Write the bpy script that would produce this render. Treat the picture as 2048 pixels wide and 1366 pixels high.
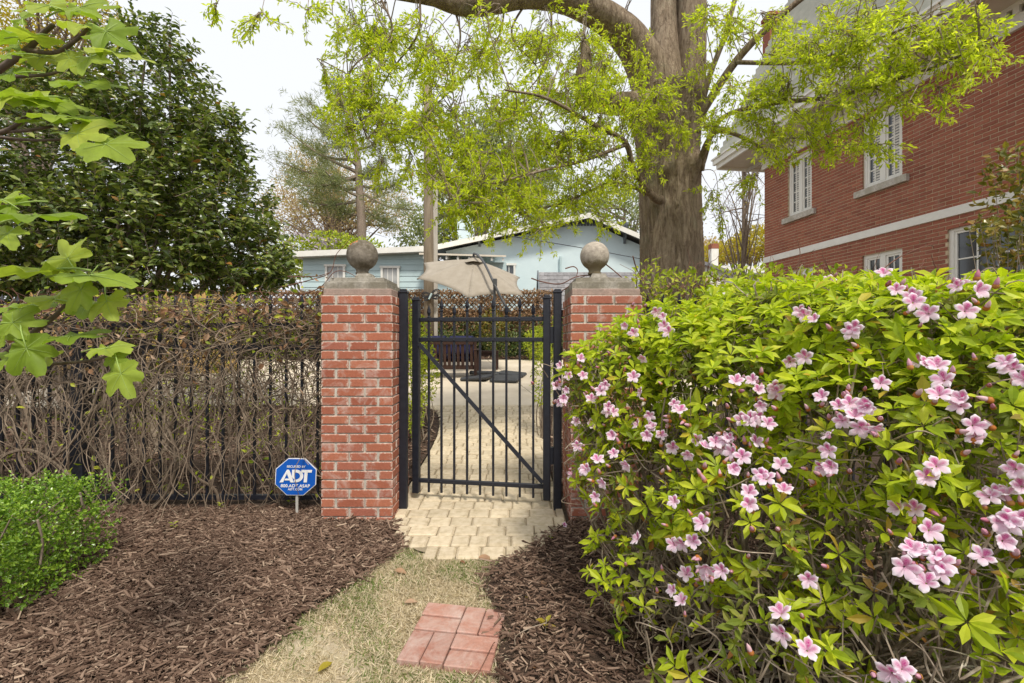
import bpy, math, random
import numpy as np
from math import radians, sin, cos, pi
from mathutils import Vector, Matrix

# ------------------------------------------------------------------ camera, sky, sun, exposure
S = bpy.context.scene
C = S.collection
for o in list(bpy.data.objects):
    bpy.data.objects.remove(o)
H = 1.31
cam = bpy.data.cameras.new('camera')
cam.lens = 16.0
cam.sensor_width = 36.0
cam.clip_start = 0.05
cam.clip_end = 1500
camo = bpy.data.objects.new('camera', cam)
camo.location = (0, 0, H)
camo.rotation_euler = (radians(90), 0, 0)
C.objects.link(camo)
S.camera = camo

SUN_EL, SUN_AZ = radians(56), radians(22)      # sun stands behind the camera, to its right
sd = Vector((sin(SUN_AZ) * cos(SUN_EL), -cos(SUN_AZ) * cos(SUN_EL), sin(SUN_EL)))
w = bpy.data.worlds.new('World')
S.world = w
w.use_nodes = True
nt = w.node_tree
nt.nodes.clear()
wo = nt.nodes.new('ShaderNodeOutputWorld')
bg = nt.nodes.new('ShaderNodeBackground')
sky = nt.nodes.new('ShaderNodeTexSky')
sky.sky_type = 'NISHITA'
sky.sun_disc = False
sky.sun_elevation = SUN_EL
sky.sun_rotation = pi - SUN_AZ
sky.dust_density = 4.0
mixs = nt.nodes.new('ShaderNodeMix')
mixs.data_type = 'RGBA'
mixs.inputs[0].default_value = 0.88          # thin bright cloud over the whole sky
mixs.inputs[7].default_value = (8.3, 8.45, 8.7, 1)
nt.links.new(sky.outputs[0], mixs.inputs[6])
nt.links.new(mixs.outputs[2], bg.inputs[0])
bg.inputs[1].default_value = 0.076
nt.links.new(bg.outputs[0], wo.inputs[0])

sl = bpy.data.lights.new('sun', 'SUN')
sl.energy = 2.1
sl.angle = radians(10)
sl.color = (1.0, 0.94, 0.84)
so = bpy.data.objects.new('sun', sl)
so.rotation_euler = sd.to_track_quat('Z', 'Y').to_euler()
so.location = (5, -8, 12)
C.objects.link(so)

S.view_settings.view_transform = 'Standard'
S.view_settings.look = 'None'
S.view_settings.gamma = 1
S.view_settings.exposure = 0.78
S.view_settings.use_curve_mapping = False
S.cycles.max_bounces = 12
S.cycles.diffuse_bounces = 8
S.cycles.glossy_bounces = 3
S.cycles.transmission_bounces = 8
S.cycles.transparent_max_bounces = 6
S.cycles.use_denoising = True
S.cycles.sample_clamp_indirect = 6

# ------------------------------------------------------------------ helpers
random.seed(11)
rng = np.random.default_rng(11)
F = 910.2
A = np.array
GY = [-60, 1.5, 2.7, 3.6, 4.3, 5.8, 7.3, 13, 16, 30, 400]
GZ = [-.07, -.07, -.02, 0, .045, .135, .272, .78, .92, 1.1, 1.15]
def gz(y): return float(np.interp(y, GY, GZ))
def P(u, v, Y): return A([(u - 1024) / F * Y, Y, H - (v - 683) / F * Y])
def G(u, v, dz=0.0):                     # where the sight line through a photo point meets the ground
    a, b = .3, 30.
    for _ in range(40):
        m = (a + b) / 2
        if H - gz(m) - dz > (v - 683) / F * m: a = m
        else: b = m
    return A([(u - 1024) / F * a, a, gz(a) + dz])
def nrm(a):
    a = np.asarray(a, float)
    return a / np.maximum(np.linalg.norm(a, axis=-1, keepdims=True), 1e-9)

ORG = {}
class MB:
    def __init__(s): s.v, s.f, s.n, s.a = [], [], 0, []
    def add(s, V, Fs, mi=0, attr=None):
        V = np.asarray(V, float).reshape(-1, 3)
        if not isinstance(Fs, list) or (len(Fs) and np.ndim(Fs[0]) == 1): Fs = [Fs]
        for q in Fs:
            q = np.asarray(q, int)
            if len(q): s.f.append((q + s.n, mi))
        s.v.append(V); s.n += len(V)
        s.a.append(np.zeros((len(V), 3)) if attr is None else np.asarray(attr, float).reshape(-1, 3))
        return s
    def box(s, c, d, R=None, mi=0, bev=0.0):
        hx, hy, hz = A(d) / 2.0
        if bev:
            V = []; b = bev
            for sx in (-1, 1):
                for sy in (-1, 1):
                    for sz in (-1, 1):
                        V += [(sx * hx, sy * (hy - b), sz * (hz - b)), (sx * (hx - b), sy * hy, sz * (hz - b)), (sx * (hx - b), sy * (hy - b), sz * hz)]
            V = A(V); I = lambda x, y, z, k: ((x * 2 + y) * 2 + z) * 3 + k
            Q = []; T = []
            for k, (a, b2) in enumerate(((1, 2), (0, 2), (0, 1))):
                for t in (0, 1):
                    q = []
                    for (p, r) in ((0, 0), (1, 0), (1, 1), (0, 1)):
                        xyz = [0, 0, 0]; xyz[k] = t; xyz[a] = p; xyz[b2] = r
                        q.append(I(*xyz, k))
                    Q.append(q if (t == 1) != (k == 1) else q[::-1])
            for k in range(3):
                a, b2 = [i for i in range(3) if i != k]
                for p in (0, 1):
                    for r in (0, 1):
                        x0 = [0, 0, 0]; x1 = [0, 0, 0]; x0[k] = 0; x1[k] = 1
                        for xx in (x0, x1): xx[a] = p; xx[b2] = r
                        Q.append([I(*x0, a), I(*x1, a), I(*x1, b2), I(*x0, b2)])
            for x in (0, 1):
                for y in (0, 1):
                    for z in (0, 1): T.append([I(x, y, z, 0), I(x, y, z, 1), I(x, y, z, 2)])
            Fs = [Q, T]
        else:
            V = A([(x, y, z) for x in (-hx, hx) for y in (-hy, hy) for z in (-hz, hz)])
            Fs = [[[0, 1, 3, 2], [4, 6, 7, 5], [0, 4, 5, 1], [2, 3, 7, 6], [0, 2, 6, 4], [1, 5, 7, 3]]]
        if R is not None: V = V @ np.asarray(R, float).T
        return s.add(V + A(c), Fs, mi)
    def tube(s, path, rad, k=6, mi=0, cap=True):
        p = np.asarray(path, float); n = len(p)
        r = np.full(n, rad, float) if np.isscalar(rad) else np.asarray(rad, float)
        t = nrm(np.gradient(p, axis=0)); m = np.abs(t).mean(0)
        ref = np.eye(3)[int(np.argmin(m))]
        a = nrm(np.cross(t, ref)); b = np.cross(t, a)
        th = np.arange(k) * 2 * pi / k
        V = (p[:, None] + r[:, None, None] * (np.cos(th)[None, :, None] * a[:, None] + np.sin(th)[None, :, None] * b[:, None])).reshape(-1, 3)
        i = np.arange(n - 1)[:, None] * k; j = np.arange(k)[None]; j2 = (j + 1) % k
        Q = np.stack([i + j, i + k + j, i + k + j2, i + j2], -1).reshape(-1, 4)
        Fs = [Q]
        if cap and k > 2:
            Fs.append([list(range(k))]); Fs.append([list(range((n - 1) * k, n * k))[::-1]])
        return s.add(V, Fs, mi)
    def bar(s, a, b, w, d=None, mi=0):
        a = A(a); b = A(b); d = d or w; L = np.linalg.norm(b - a); z = (b - a) / L
        x = nrm(np.cross([0, 1, 0], z)) if abs(z[1]) < .9 else A([1., 0, 0]); y = np.cross(z, x)
        return s.box((a + b) / 2, (w, d, L), np.stack([x, y, z], 1), mi)
    def lathe(s, prof, c=(0, 0, 0), k=24, mi=0):
        pr = A(prof, float); th = np.arange(k) * 2 * pi / k
        V = np.stack([pr[:, 0, None] * np.cos(th), pr[:, 0, None] * np.sin(th), np.repeat(pr[:, 1, None], k, 1)], -1).reshape(-1, 3) + A(c)
        n = len(pr); i = np.arange(n - 1)[:, None] * k; j = np.arange(k)[None]; j2 = (j + 1) % k
        return s.add(V, [np.stack([i + j, i + j2, i + k + j2, i + k + j], -1).reshape(-1, 4)], mi)
    def inst(s, T, R, pos, mi=0):                # T=(V,[faces],attr)   R (N,3,3) with scale, pos (N,3)
        V, Fs, at = T; N = len(pos); n = len(V)
        W = np.einsum('nij,vj->nvi', R, V) + np.asarray(pos)[:, None]
        off = (np.arange(N) * n)[:, None, None]
        return s.add(W.reshape(-1, 3), [(np.asarray(q)[None] + off).reshape(-1, len(q[0])) for q in Fs], mi,
                     None if at is None else np.tile(at, (N, 1)))
    def mesh(s, name, mats, smooth=False):
        me = bpy.data.meshes.new(name)
        V = np.concatenate(s.v); me.vertices.add(len(V)); me.vertices.foreach_set('co', V.ravel())
        idx = np.concatenate([q.ravel() for q, _ in s.f]); tot = np.concatenate([np.full(len(q), q.shape[1]) for q, _ in s.f])
        mi = np.concatenate([np.full(len(q), m) for q, m in s.f])
        me.loops.add(len(idx)); me.loops.foreach_set('vertex_index', idx.astype(np.int32))
        me.polygons.add(len(tot)); st = np.concatenate([[0], np.cumsum(tot)[:-1]])
        me.polygons.foreach_set('loop_start', st.astype(np.int32))
        me.polygons.foreach_set('material_index', mi.astype(np.int32))
        me.polygons.foreach_set('use_smooth', np.full(len(tot), bool(smooth)))
        at = np.concatenate(s.a)
        if np.any(at):
            x = me.attributes.new('tuv', 'FLOAT_VECTOR', 'POINT'); x.data.foreach_set('vector', at.ravel())
        for m in (mats if isinstance(mats, (list, tuple)) else [mats]): me.materials.append(m)
        me.update(calc_edges=True)
        return me
    def build(s, name, mats, parent=None, smooth=False, **kw):
        return put(name, s.mesh(name, mats, smooth), parent, **kw)

def put(name, me, parent=None, loc=None, rot=None, scale=None, **kw):
    """link a mesh; loc is a world position (None: the mesh is already in world coordinates)"""
    o = bpy.data.objects.new(name, me); C.objects.link(o)
    org = ORG.get(parent.name, A([0., 0, 0])) if parent is not None else A([0., 0, 0])
    L = A([0., 0, 0]) if loc is None else A(loc, float)
    o.location = L - org
    if rot is not None: o.rotation_euler = rot
    if scale is not None: o.scale = scale
    if parent is not None: o.parent = parent
    ORG[o.name] = L
    for k, v in kw.items(): o[k] = v
    return o
def thing(name, label, cat, loc, group=None):
    o = bpy.data.objects.new(name, None); o.empty_display_size = .1; C.objects.link(o)
    o.location = [float(q) for q in loc]; ORG[o.name] = A(loc, float)
    o['label'] = label; o['category'] = cat
    if group: o['group'] = group
    return o
def tag(o, label, cat, group=None):
    o['label'] = label; o['category'] = cat
    if group: o['group'] = group
    return o
def rot2(R):                                   # 3x3 -> euler
    return Matrix([list(map(float, r)) for r in R]).to_euler()
def smooth_path(pts, n=8):                      # Catmull-Rom through rows of any width
    p = A(pts, float); p = np.vstack([2 * p[0] - p[1], p, 2 * p[-1] - p[-2]]); out = []
    for i in range(1, len(p) - 2):
        for t in np.linspace(0, 1, n, endpoint=False):
            a, b, c, d = p[i - 1], p[i], p[i + 1], p[i + 2]
            out.append(.5 * (2 * b + (c - a) * t + (2 * a - 5 * b + 4 * c - d) * t * t + (3 * b - a - 3 * c + d) * t ** 3))
    out.append(p[-2]); return A(out)
def frames(d, n, s):
    d = nrm(d); x = nrm(np.cross(d, n)); z = np.cross(x, d)
    return np.stack([x, d, z], 2) * np.asarray(s).reshape(-1, 1, 1)
def rdir(N, up=0.0):
    a = rng.normal(size=(N, 3)); a[:, 2] += up; return nrm(a)

# ------------------------------------------------------------------ materials
def nodes(name):
    m = bpy.data.materials.new(name); m.use_nodes = True
    t = m.node_tree; b = t.nodes['Principled BSDF']; return m, t, b
def N(t, kind, **kw):
    n = t.nodes.new('ShaderNode' + kind)
    for k, v in kw.items(): setattr(n, k, v)
    return n
def ramp(t, fac, stops):
    r = N(t, 'ValToRGB'); e = r.color_ramp.elements
    while len(e) < len(stops): e.new(.5)
    for x, (p, c) in zip(e, stops): x.position = p; x.color = (*c, 1)
    t.links.new(fac, r.inputs[0]); return r.outputs[0]
def noise(t, scale, detail=5, rough=.6, vec=None, dist=0):
    n = N(t, 'TexNoise'); n.inputs['Scale'].default_value = scale; n.inputs['Detail'].default_value = detail
    n.inputs['Roughness'].default_value = rough; n.inputs['Distortion'].default_value = dist
    if vec is None:
        g = N(t, 'NewGeometry'); vec = g.outputs['Position']
    t.links.new(vec, n.inputs['Vector']); return n.outputs[0]
def stretch(t, s):
    g = N(t, 'NewGeometry'); m = N(t, 'Mapping'); m.inputs['Scale'].default_value = s
    t.links.new(g.outputs['Position'], m.inputs['Vector']); return m.outputs[0]
def mixc(t, f, a, b, mode='MIX'):
    m = N(t, 'Mix', data_type='RGBA', blend_type=mode)
    for s, x in ((0, f), (6, a), (7, b)):
        if hasattr(x, 'is_output'): t.links.new(x, m.inputs[s])
        elif s == 0: m.inputs[0].default_value = x
        else: m.inputs[s].default_value = (*x, 1)
    return m.outputs[2]
def rnd(t):                                    # one random number per piece (island or object)
    g = N(t, 'NewGeometry'); o = N(t, 'ObjectInfo'); a = N(t, 'Math', operation='ADD'); f = N(t, 'Math', operation='FRACT')
    t.links.new(g.outputs['Random Per Island'], a.inputs[0]); t.links.new(o.outputs['Random'], a.inputs[1])
    t.links.new(a.outputs[0], f.inputs[0]); return f.outputs[0]
def bump(t, b, h, st=.4, d=.01):
    n = N(t, 'Bump'); n.inputs['Strength'].default_value = st; n.inputs['Distance'].default_value = d
    t.links.new(h, n.inputs['Height']); t.links.new(n.outputs[0], b.inputs['Normal'])
def pm(name, stops, scale=8, rough=.75, bs=0, bd=.006, bscale=None, piece=0, spec=.3, vec=None, metal=0, detail=6):
    m, t, b = nodes(name); v = stretch(t, vec) if vec else None
    n = noise(t, scale, detail, vec=v); c = ramp(t, n, stops)
    if piece:
        r = rnd(t); c = mixc(t, piece, c, ramp(t, r, [(0, (.35, .35, .35)), (1, (1, 1, 1))]), 'MULTIPLY')
    t.links.new(c, b.inputs['Base Color']); b.inputs['Roughness'].default_value = rough
    b.inputs['Specular IOR Level'].default_value = spec; b.inputs['Metallic'].default_value = metal
    if bs: bump(t, b, noise(t, bscale or scale * 3, 6, vec=v), bs, bd)
    return m
def leafmat(name, stops, trans=.4, rough=.45, spec=.4, tint=(1.25, 1.35, .6), veins=0):
    m, t, b = nodes(name); r = rnd(t); c = ramp(t, r, stops)
    c = mixc(t, .35, c, ramp(t, noise(t, 30, 3), [(.3, (.6, .6, .6)), (.7, (1.25, 1.25, 1.2))]), 'MULTIPLY')
    t.links.new(c, b.inputs['Base Color']); b.inputs['Roughness'].default_value = rough
    b.inputs['Specular IOR Level'].default_value = spec
    tr = N(t, 'BsdfTranslucent'); tc = mixc(t, 1.0, c, tint, 'MULTIPLY'); t.links.new(tc, tr.inputs[0])
    mx = N(t, 'MixShader'); mx.inputs[0].default_value = trans
    t.links.new(b.outputs[0], mx.inputs[1]); t.links.new(tr.outputs[0], mx.inputs[2])
    t.links.new(mx.outputs[0], t.nodes['Material Output'].inputs[0]); return m
def glass(name, tint=(.03, .035, .04)):
    m, t, b = nodes(name); c = ramp(t, noise(t, 1.2, 2), [(.35, tint), (.7, tuple(x * 2.2 for x in tint))])
    t.links.new(c, b.inputs['Base Color']); b.inputs['Roughness'].default_value = .06; b.inputs['Specular IOR Level'].default_value = .8; return m

def brickmat(name, cols, stain=.35, lo=.45, hi=.75, half=None):
    m, t, b = nodes(name)
    c = ramp(t, rnd(t), [(i / (len(cols) - 1), q) for i, q in enumerate(cols)])
    c = mixc(t, .45, c, ramp(t, noise(t, 60, 6, .7), [(.3, (.62, .6, .58)), (.7, (1.2, 1.2, 1.2))]), 'MULTIPLY')
    s1 = ramp(t, noise(t, 5.5, 8, .72, dist=.6), [(lo, (0, 0, 0)), (hi, (stain,) * 3)])
    c = mixc(t, s1, c, (.62, .55, .5))
    c = mixc(t, .5, c, ramp(t, noise(t, 1.1, 4, .6), [(.3, (.72, .72, .74)), (.7, (1.16, 1.14, 1.1))]), 'MULTIPLY')
    if half:                                   # lime smeared on from the joints: nearness to a brick's own arrises
        tc = N(t, 'TexCoord'); v1 = N(t, 'VectorMath', operation='ABSOLUTE'); v2 = N(t, 'VectorMath', operation='DIVIDE'); v2.inputs[1].default_value = half
        t.links.new(tc.outputs['Object'], v1.inputs[0]); t.links.new(v1.outputs[0], v2.inputs[0]); sp = N(t, 'SeparateXYZ'); t.links.new(v2.outputs[0], sp.inputs[0])
        def mt(op, a, b_):
            q = N(t, 'Math', operation=op); t.links.new(a, q.inputs[0])
            if hasattr(b_, 'is_output'): t.links.new(b_, q.inputs[1])
            else: q.inputs[1].default_value = b_
            return q.outputs[0]
        x, y, z = sp.outputs; mid = mt('MAXIMUM', mt('MINIMUM', x, y), mt('MINIMUM', mt('MAXIMUM', x, y), z))
        e = mt('ADD', mid, mt('MULTIPLY', mt('SUBTRACT', noise(t, 45, 6, .75), .5), .9)); e = ramp(t, e, [(.86, (0, 0, 0)), (1.0, (.8,) * 3)])
        c = mixc(t, e, c, (.60, .50, .42))
    t.links.new(c, b.inputs['Base Color']); b.inputs['Roughness'].default_value = .85; b.inputs['Specular IOR Level'].default_value = .2
    bump(t, b, noise(t, 90, 6, .7), .5, .004); return m

M = {}
M['brick'] = brickmat('pillar brick', [(.38, .13, .078), (.43, .16, .095), (.31, .10, .062), (.40, .145, .088), (.35, .125, .085)], .75, .52, .74, (.0998, .0495, .0293))
M['brick_house'] = brickmat('house brick', [(.31, .108, .068), (.345, .125, .08), (.26, .09, .06), (.37, .14, .088), (.29, .10, .066)], .12, .5, .8)
M['mortar'] = pm('mortar', [(.3, (.36, .33, .28)), (.7, (.60, .56, .49))], 14, .95, .5, .006, 60)
M['mortar_house'] = pm('house mortar', [(.3, (.50, .39, .26)), (.7, (.60, .48, .33))], 9, .95)
def stone(name, base, moss, lichen, moss_z=None):
    m, t, b = nodes(name)
    c = ramp(t, noise(t, 26, 9, .75), [(.25, tuple(x * .45 for x in base)), (.55, base), (.8, tuple(min(1, x * 1.5) for x in base))])
    d = ramp(t, noise(t, 7, 7, .7), [(.42, (0, 0, 0)), (.58, (.8,) * 3)])
    if moss_z is not None:
        g2 = N(t, 'NewGeometry'); s2 = N(t, 'SeparateXYZ'); t.links.new(g2.outputs['Position'], s2.inputs[0]); m2 = N(t, 'MapRange'); m2.inputs[1].default_value = moss_z + .03; m2.inputs[2].default_value = moss_z - .05
        t.links.new(s2.outputs[2], m2.inputs[0]); ad = N(t, 'Math', operation='MULTIPLY_ADD'); ad.inputs[1].default_value = 1.6; ad.inputs[2].default_value = -1.1; t.links.new(noise(t, 24, 7, .75), ad.inputs[0])
        su = N(t, 'Math', operation='ADD', use_clamp=True); t.links.new(m2.outputs[0], su.inputs[0]); t.links.new(ad.outputs[0], su.inputs[1]); d = ramp(t, su.outputs[0], [(.25, (.05,) * 3), (.6, (.9,) * 3)])
    c = mixc(t, d, c, moss)
    if lichen:
        l = ramp(t, noise(t, 16, 3, .5), [(.60, (0, 0, 0)), (.63, (1,) * 3)])
        g = N(t, 'NewGeometry'); s = N(t, 'SeparateXYZ'); t.links.new(g.outputs['Position'], s.inputs[0])
        z = ramp(t, s.outputs[2], [(0, (0, 0, 0)), (1, (1, 1, 1))]); mr = N(t, 'MapRange')
        mr.inputs[1].default_value = 2.01; mr.inputs[2].default_value = 2.06; t.links.new(s.outputs[2], mr.inputs[0])
        mm = N(t, 'Math', operation='MULTIPLY'); t.links.new(l, mm.inputs[0]); t.links.new(mr.outputs[0], mm.inputs[1])
        c = mixc(t, mm.outputs[0], c, (.55, .19, .05))
    t.links.new(c, b.inputs['Base Color']); b.inputs['Roughness'].default_value = .92; b.inputs['Specular IOR Level'].default_value = .15
    bump(t, b, noise(t, 70, 8, .7), .7, .006); return m
M['stone_a'] = stone('weathered dark stone', (.27, .235, .19), (.085, .07, .045), True)
M['stone_b'] = stone('weathered pale stone', (.43, .375, .31), (.17, .135, .075), False, 1.955)
M['cap'] = stone('weathered cap concrete', (.36, .33, .28), (.17, .15, .11), False)
M['header'] = stone('weathered header course', (.42, .30, .25), (.30, .23, .19), False)
M['iron'] = pm('black painted iron', [(.3, (.010, .011, .017)), (.7, (.017, .019, .028))], 30, .45, .25, .002, 160, spec=.45)
M['bolt'] = pm('bolt heads', [(.3, (.02, .02, .03)), (.7, (.05, .05, .06))], 60, .4)
M['paver'] = pm('tan pavers', [(.25, (.44, .355, .23)), (.5, (.60, .50, .35)), (.8, (.71, .61, .46))], 22, .9, .5, .004, 130, piece=.32)
M['sand'] = pm('joint sand', [(.3, (.20, .165, .11)), (.7, (.34, .28, .19))], 60, .95)
M['concrete'] = pm('patio concrete', [(.3, (.54, .46, .345)), (.7, (.66, .575, .45))], 2.2, .9, .2, .004, 60)
M['soil'] = pm('soil', [(.3, (.075, .052, .036)), (.6, (.13, .095, .066)), (.8, (.11, .10, .05))], 5, .95, .7, .03, 30)
M['mulch_base'] = pm('mulch base', [(.3, (.035, .022, .015)), (.7, (.09, .058, .04))], 40, .95, .8, .02, 70)
M['lawn_base'] = pm('dry lawn soil', [(.3, (.30, .24, .16)), (.55, (.44, .37, .26)), (.75, (.36, .32, .18))], 11, .95, .6, .012, 90)
M['chip'] = leafmat('mulch chips', [(0, (.07, .04, .028)), (.35, (.13, .082, .058)), (.7, (.21, .138, .10)), (.93, (.30, .21, .155)), (1, (.44, .33, .24))], .0, .85, .15)
M['straw'] = leafmat('dry grass', [(0, (.42, .34, .22)), (.5, (.58, .49, .34)), (1, (.70, .60, .44))], .15, .8, .15)
M['grass'] = leafmat('green grass', [(0, (.10, .17, .03)), (1, (.22, .30, .07))], .35, .6, .2)
M['pad'] = brickmat('walk brick', [(.40, .20, .15), (.45, .235, .18), (.37, .18, .135), (.43, .23, .185)], .6, .44, .7)
M['azalea'] = leafmat('azalea leaves', [(0, (.27, .37, .018)), (.3, (.39, .48, .022)), (.65, (.52, .60, .03)), (.95, (.62, .66, .05)), (1, (.56, .38, .06))], .45, .45, .3)
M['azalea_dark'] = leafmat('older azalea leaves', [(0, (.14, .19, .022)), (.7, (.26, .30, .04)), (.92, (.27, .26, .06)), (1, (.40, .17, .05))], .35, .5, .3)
M['camellia'] = leafmat('camellia leaves', [(0, (.06, .09, .022)), (.45, (.12, .17, .036)), (.8, (.24, .29, .065)), (.97, (.33, .36, .08)), (1, (.32, .14, .04))], .25, .25, .6)
M['oak'] = leafmat('young oak leaves', [(0, (.36, .43, .03)), (.4, (.49, .56, .04)), (.8, (.62, .67, .055)), (.985, (.70, .70, .08)), (1, (.42, .22, .07))], .58, .45, .3)
M['fig'] = leafmat('fig leaves', [(0, (.20, .30, .03)), (.5, (.29, .39, .05)), (1, (.42, .49, .08))], .45, .5, .25)
M['box'] = leafmat('boxwood leaves', [(0, (.09, .18, .015)), (.45, (.17, .30, .025)), (.8, (.28, .43, .04)), (1, (.38, .52, .07))], .28, .28, .5)
M['young'] = leafmat('young shrub leaves', [(0, (.24, .32, .025)), (.5, (.38, .45, .04)), (1, (.55, .55, .07))], .4, .5, .3)
M['ivy'] = leafmat('ivy leaves', [(0, (.03, .06, .015)), (.5, (.07, .11, .025)), (.85, (.16, .18, .04)), (1, (.26, .20, .08))], .25, .45, .4)
M['bronze'] = leafmat('bronze shrub leaves', [(0, (.10, .12, .02)), (.5, (.20, .19, .03)), (.8, (.34, .27, .05)), (1, (.30, .13, .03))], .3, .3, .5)
M['pine'] = leafmat('pine needles', [(0, (.17, .20, .10)), (.6, (.27, .30, .15)), (1, (.38, .38, .20))], .35, .7, .2)
M['cedar'] = leafmat('cedar needles', [(0, (.18, .22, .10)), (.6, (.29, .33, .16)), (1, (.42, .44, .20))], .35, .7, .2)
M['tan_leaf'] = leafmat('tan spring leaves', [(0, (.42, .29, .17)), (.6, (.56, .41, .26)), (1, (.50, .44, .22))], .45, .7, .2)
M['gold'] = leafmat('golden leaves', [(0, (.38, .30, .04)), (.6, (.55, .42, .06)), (1, (.35, .36, .06))], .5, .6, .2)
M['dry_leaf'] = leafmat('dry leaves', [(0, (.20, .10, .05)), (.5, (.36, .21, .12)), (1, (.50, .36, .26))], .2, .7, .2)
M['thatch'] = leafmat('dead creeper leaves', [(0, (.15, .085, .048)), (.5, (.30, .18, .10)), (1, (.46, .31, .19))], .15, .8, .15)
M['vine'] = pm('vine stems', [(.3, (.13, .09, .063)), (.55, (.25, .19, .135)), (.8, (.40, .32, .24))], 9, .9, piece=.6)
M['vine_red'] = pm('reddish vine stems', [(.3, (.10, .045, .03)), (.7, (.20, .10, .07))], 9, .85)
M['twig'] = pm('shrub twigs', [(.3, (.15, .11, .075)), (.55, (.30, .24, .18)), (.75, (.50, .45, .37))], 20, .9)
M['branch'] = pm('fig bark', [(.3, (.09, .065, .05)), (.7, (.19, .145, .115))], 30, .85, .4, .003, 90)
M['bark_pale'] = pm('pale bark', [(.3, (.16, .12, .09)), (.7, (.34, .27, .21))], 9, .9, .5, .02, 20, vec=(3, 3, .7))
def barkmat():
    m, t, b = nodes('oak bark'); v = stretch(t, (9, 9, 1.6))
    n = noise(t, 2.6, 10, .72, v, .8); c = ramp(t, n, [(.28, (.07, .05, .034)), (.45, (.24, .18, .125)), (.6, (.38, .30, .215)), (.8, (.52, .44, .34))])
    li = ramp(t, noise(t, 3.0, 7, .7), [(.55, (0, 0, 0)), (.75, (.6,) * 3)]); c = mixc(t, li, c, (.27, .27, .19))
    t.links.new(c, b.inputs['Base Color']); b.inputs['Roughness'].default_value = .95; b.inputs['Specular IOR Level'].default_value = .1
    bump(t, b, n, 1.0, .05); return m
M['bark'] = barkmat()
M['white'] = pm('white paint', [(.3, (.70, .68, .62)), (.7, (.80, .78, .72))], 4, .55)
M['cream'] = pm('cream paint', [(.3, (.62, .55, .44)), (.7, (.70, .63, .52))], 3, .6)
M['soffit'] = pm('beige soffit', [(.3, (.55, .49, .42)), (.7, (.63, .57, .49))], 3, .7)
M['sill'] = stone('granite sill', (.55, .51, .45), (.36, .33, .26), False)
M['glass'] = glass('window glass')
M['glass_pale'] = glass('pale window glass', (.22, .22, .21))
M['blind'] = pm('pale blinds', [(.3, (.55, .53, .48)), (.7, (.65, .62, .56))], 4, .7)
M['dark'] = pm('dark opening', [(.3, (.03, .03, .032)), (.7, (.05, .05, .052))], 4, .9)
M['blue'] = pm('pale blue stucco', [(.3, (.60, .71, .73)), (.7, (.65, .76, .77))], 3, .85, .2, .004, 50)
M['blue_board'] = pm('blue lap siding', [(.3, (.45, .57, .58)), (.7, (.51, .63, .64))], 2, .7)
M['grey_trim'] = pm('grey trim', [(.3, (.12, .14, .155)), (.7, (.17, .19, .205))], 4, .6)
M['shingle'] = pm('grey shingles', [(.3, (.20, .195, .20)), (.7, (.33, .32, .325))], 9, .9, piece=.4)
M['pale_shingle'] = pm('pale roof shingles', [(.3, (.46, .46, .39)), (.7, (.58, .57, .49))], 5, .8, piece=.2)
M['canvas'] = pm('tan canvas', [(.3, (.30, .26, .205)), (.7, (.37, .325, .265))], 5, .85, .15, .003, 300)
M['metal_dark'] = pm('dark bronze metal', [(.3, (.05, .052, .055)), (.7, (.09, .092, .095))], 10, .4, spec=.5)
M['plastic'] = pm('dark plastic', [(.3, (.035, .038, .042)), (.7, (.06, .062, .066))], 12, .5)
M['bench'] = pm('brown stained wood', [(.3, (.035, .018, .013)), (.7, (.07, .034, .024))], 4, .6, .2, .002, 60, vec=(6, 6, 1), piece=.3)
M['navy'] = pm('navy cloth', [(.3, (.013, .014, .05)), (.7, (.022, .024, .075))], 20, .9, .2, .002, 200)
M['pole'] = pm('weathered pole wood', [(.3, (.14, .11, .075)), (.7, (.24, .19, .135))], 2.5, .9, .4, .01, 8, vec=(7, 7, .6))
M['grey_wood'] = pm('weathered grey wood', [(.3, (.40, .37, .32)), (.7, (.52, .48, .42))], 3, .9, vec=(6, 6, .6))
M['lattice'] = pm('lattice wood', [(.3, (.17, .12, .09)), (.7, (.26, .19, .14))], 5, .9)
M['yellow_wood'] = pm('yellow cedar boards', [(.3, (.50, .31, .10)), (.7, (.63, .42, .17))], 2, .8, piece=.35, vec=(5, 5, .5))
M['sign_blue'] = pm('sign blue', [(.3, (.004, .085, .42)), (.7, (.006, .10, .47))], 3, .35, spec=.45)
M['sign_white'] = pm('sign white', [(.3, (.76, .76, .76)), (.7, (.80, .80, .80))], 3, .4)
M['stake'] = pm('sign stake', [(.3, (.42, .40, .36)), (.7, (.52, .50, .46))], 8, .5)
M['wire'] = pm('wire', [(.3, (.05, .06, .07)), (.7, (.07, .08, .09))], 3, .6)
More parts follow.
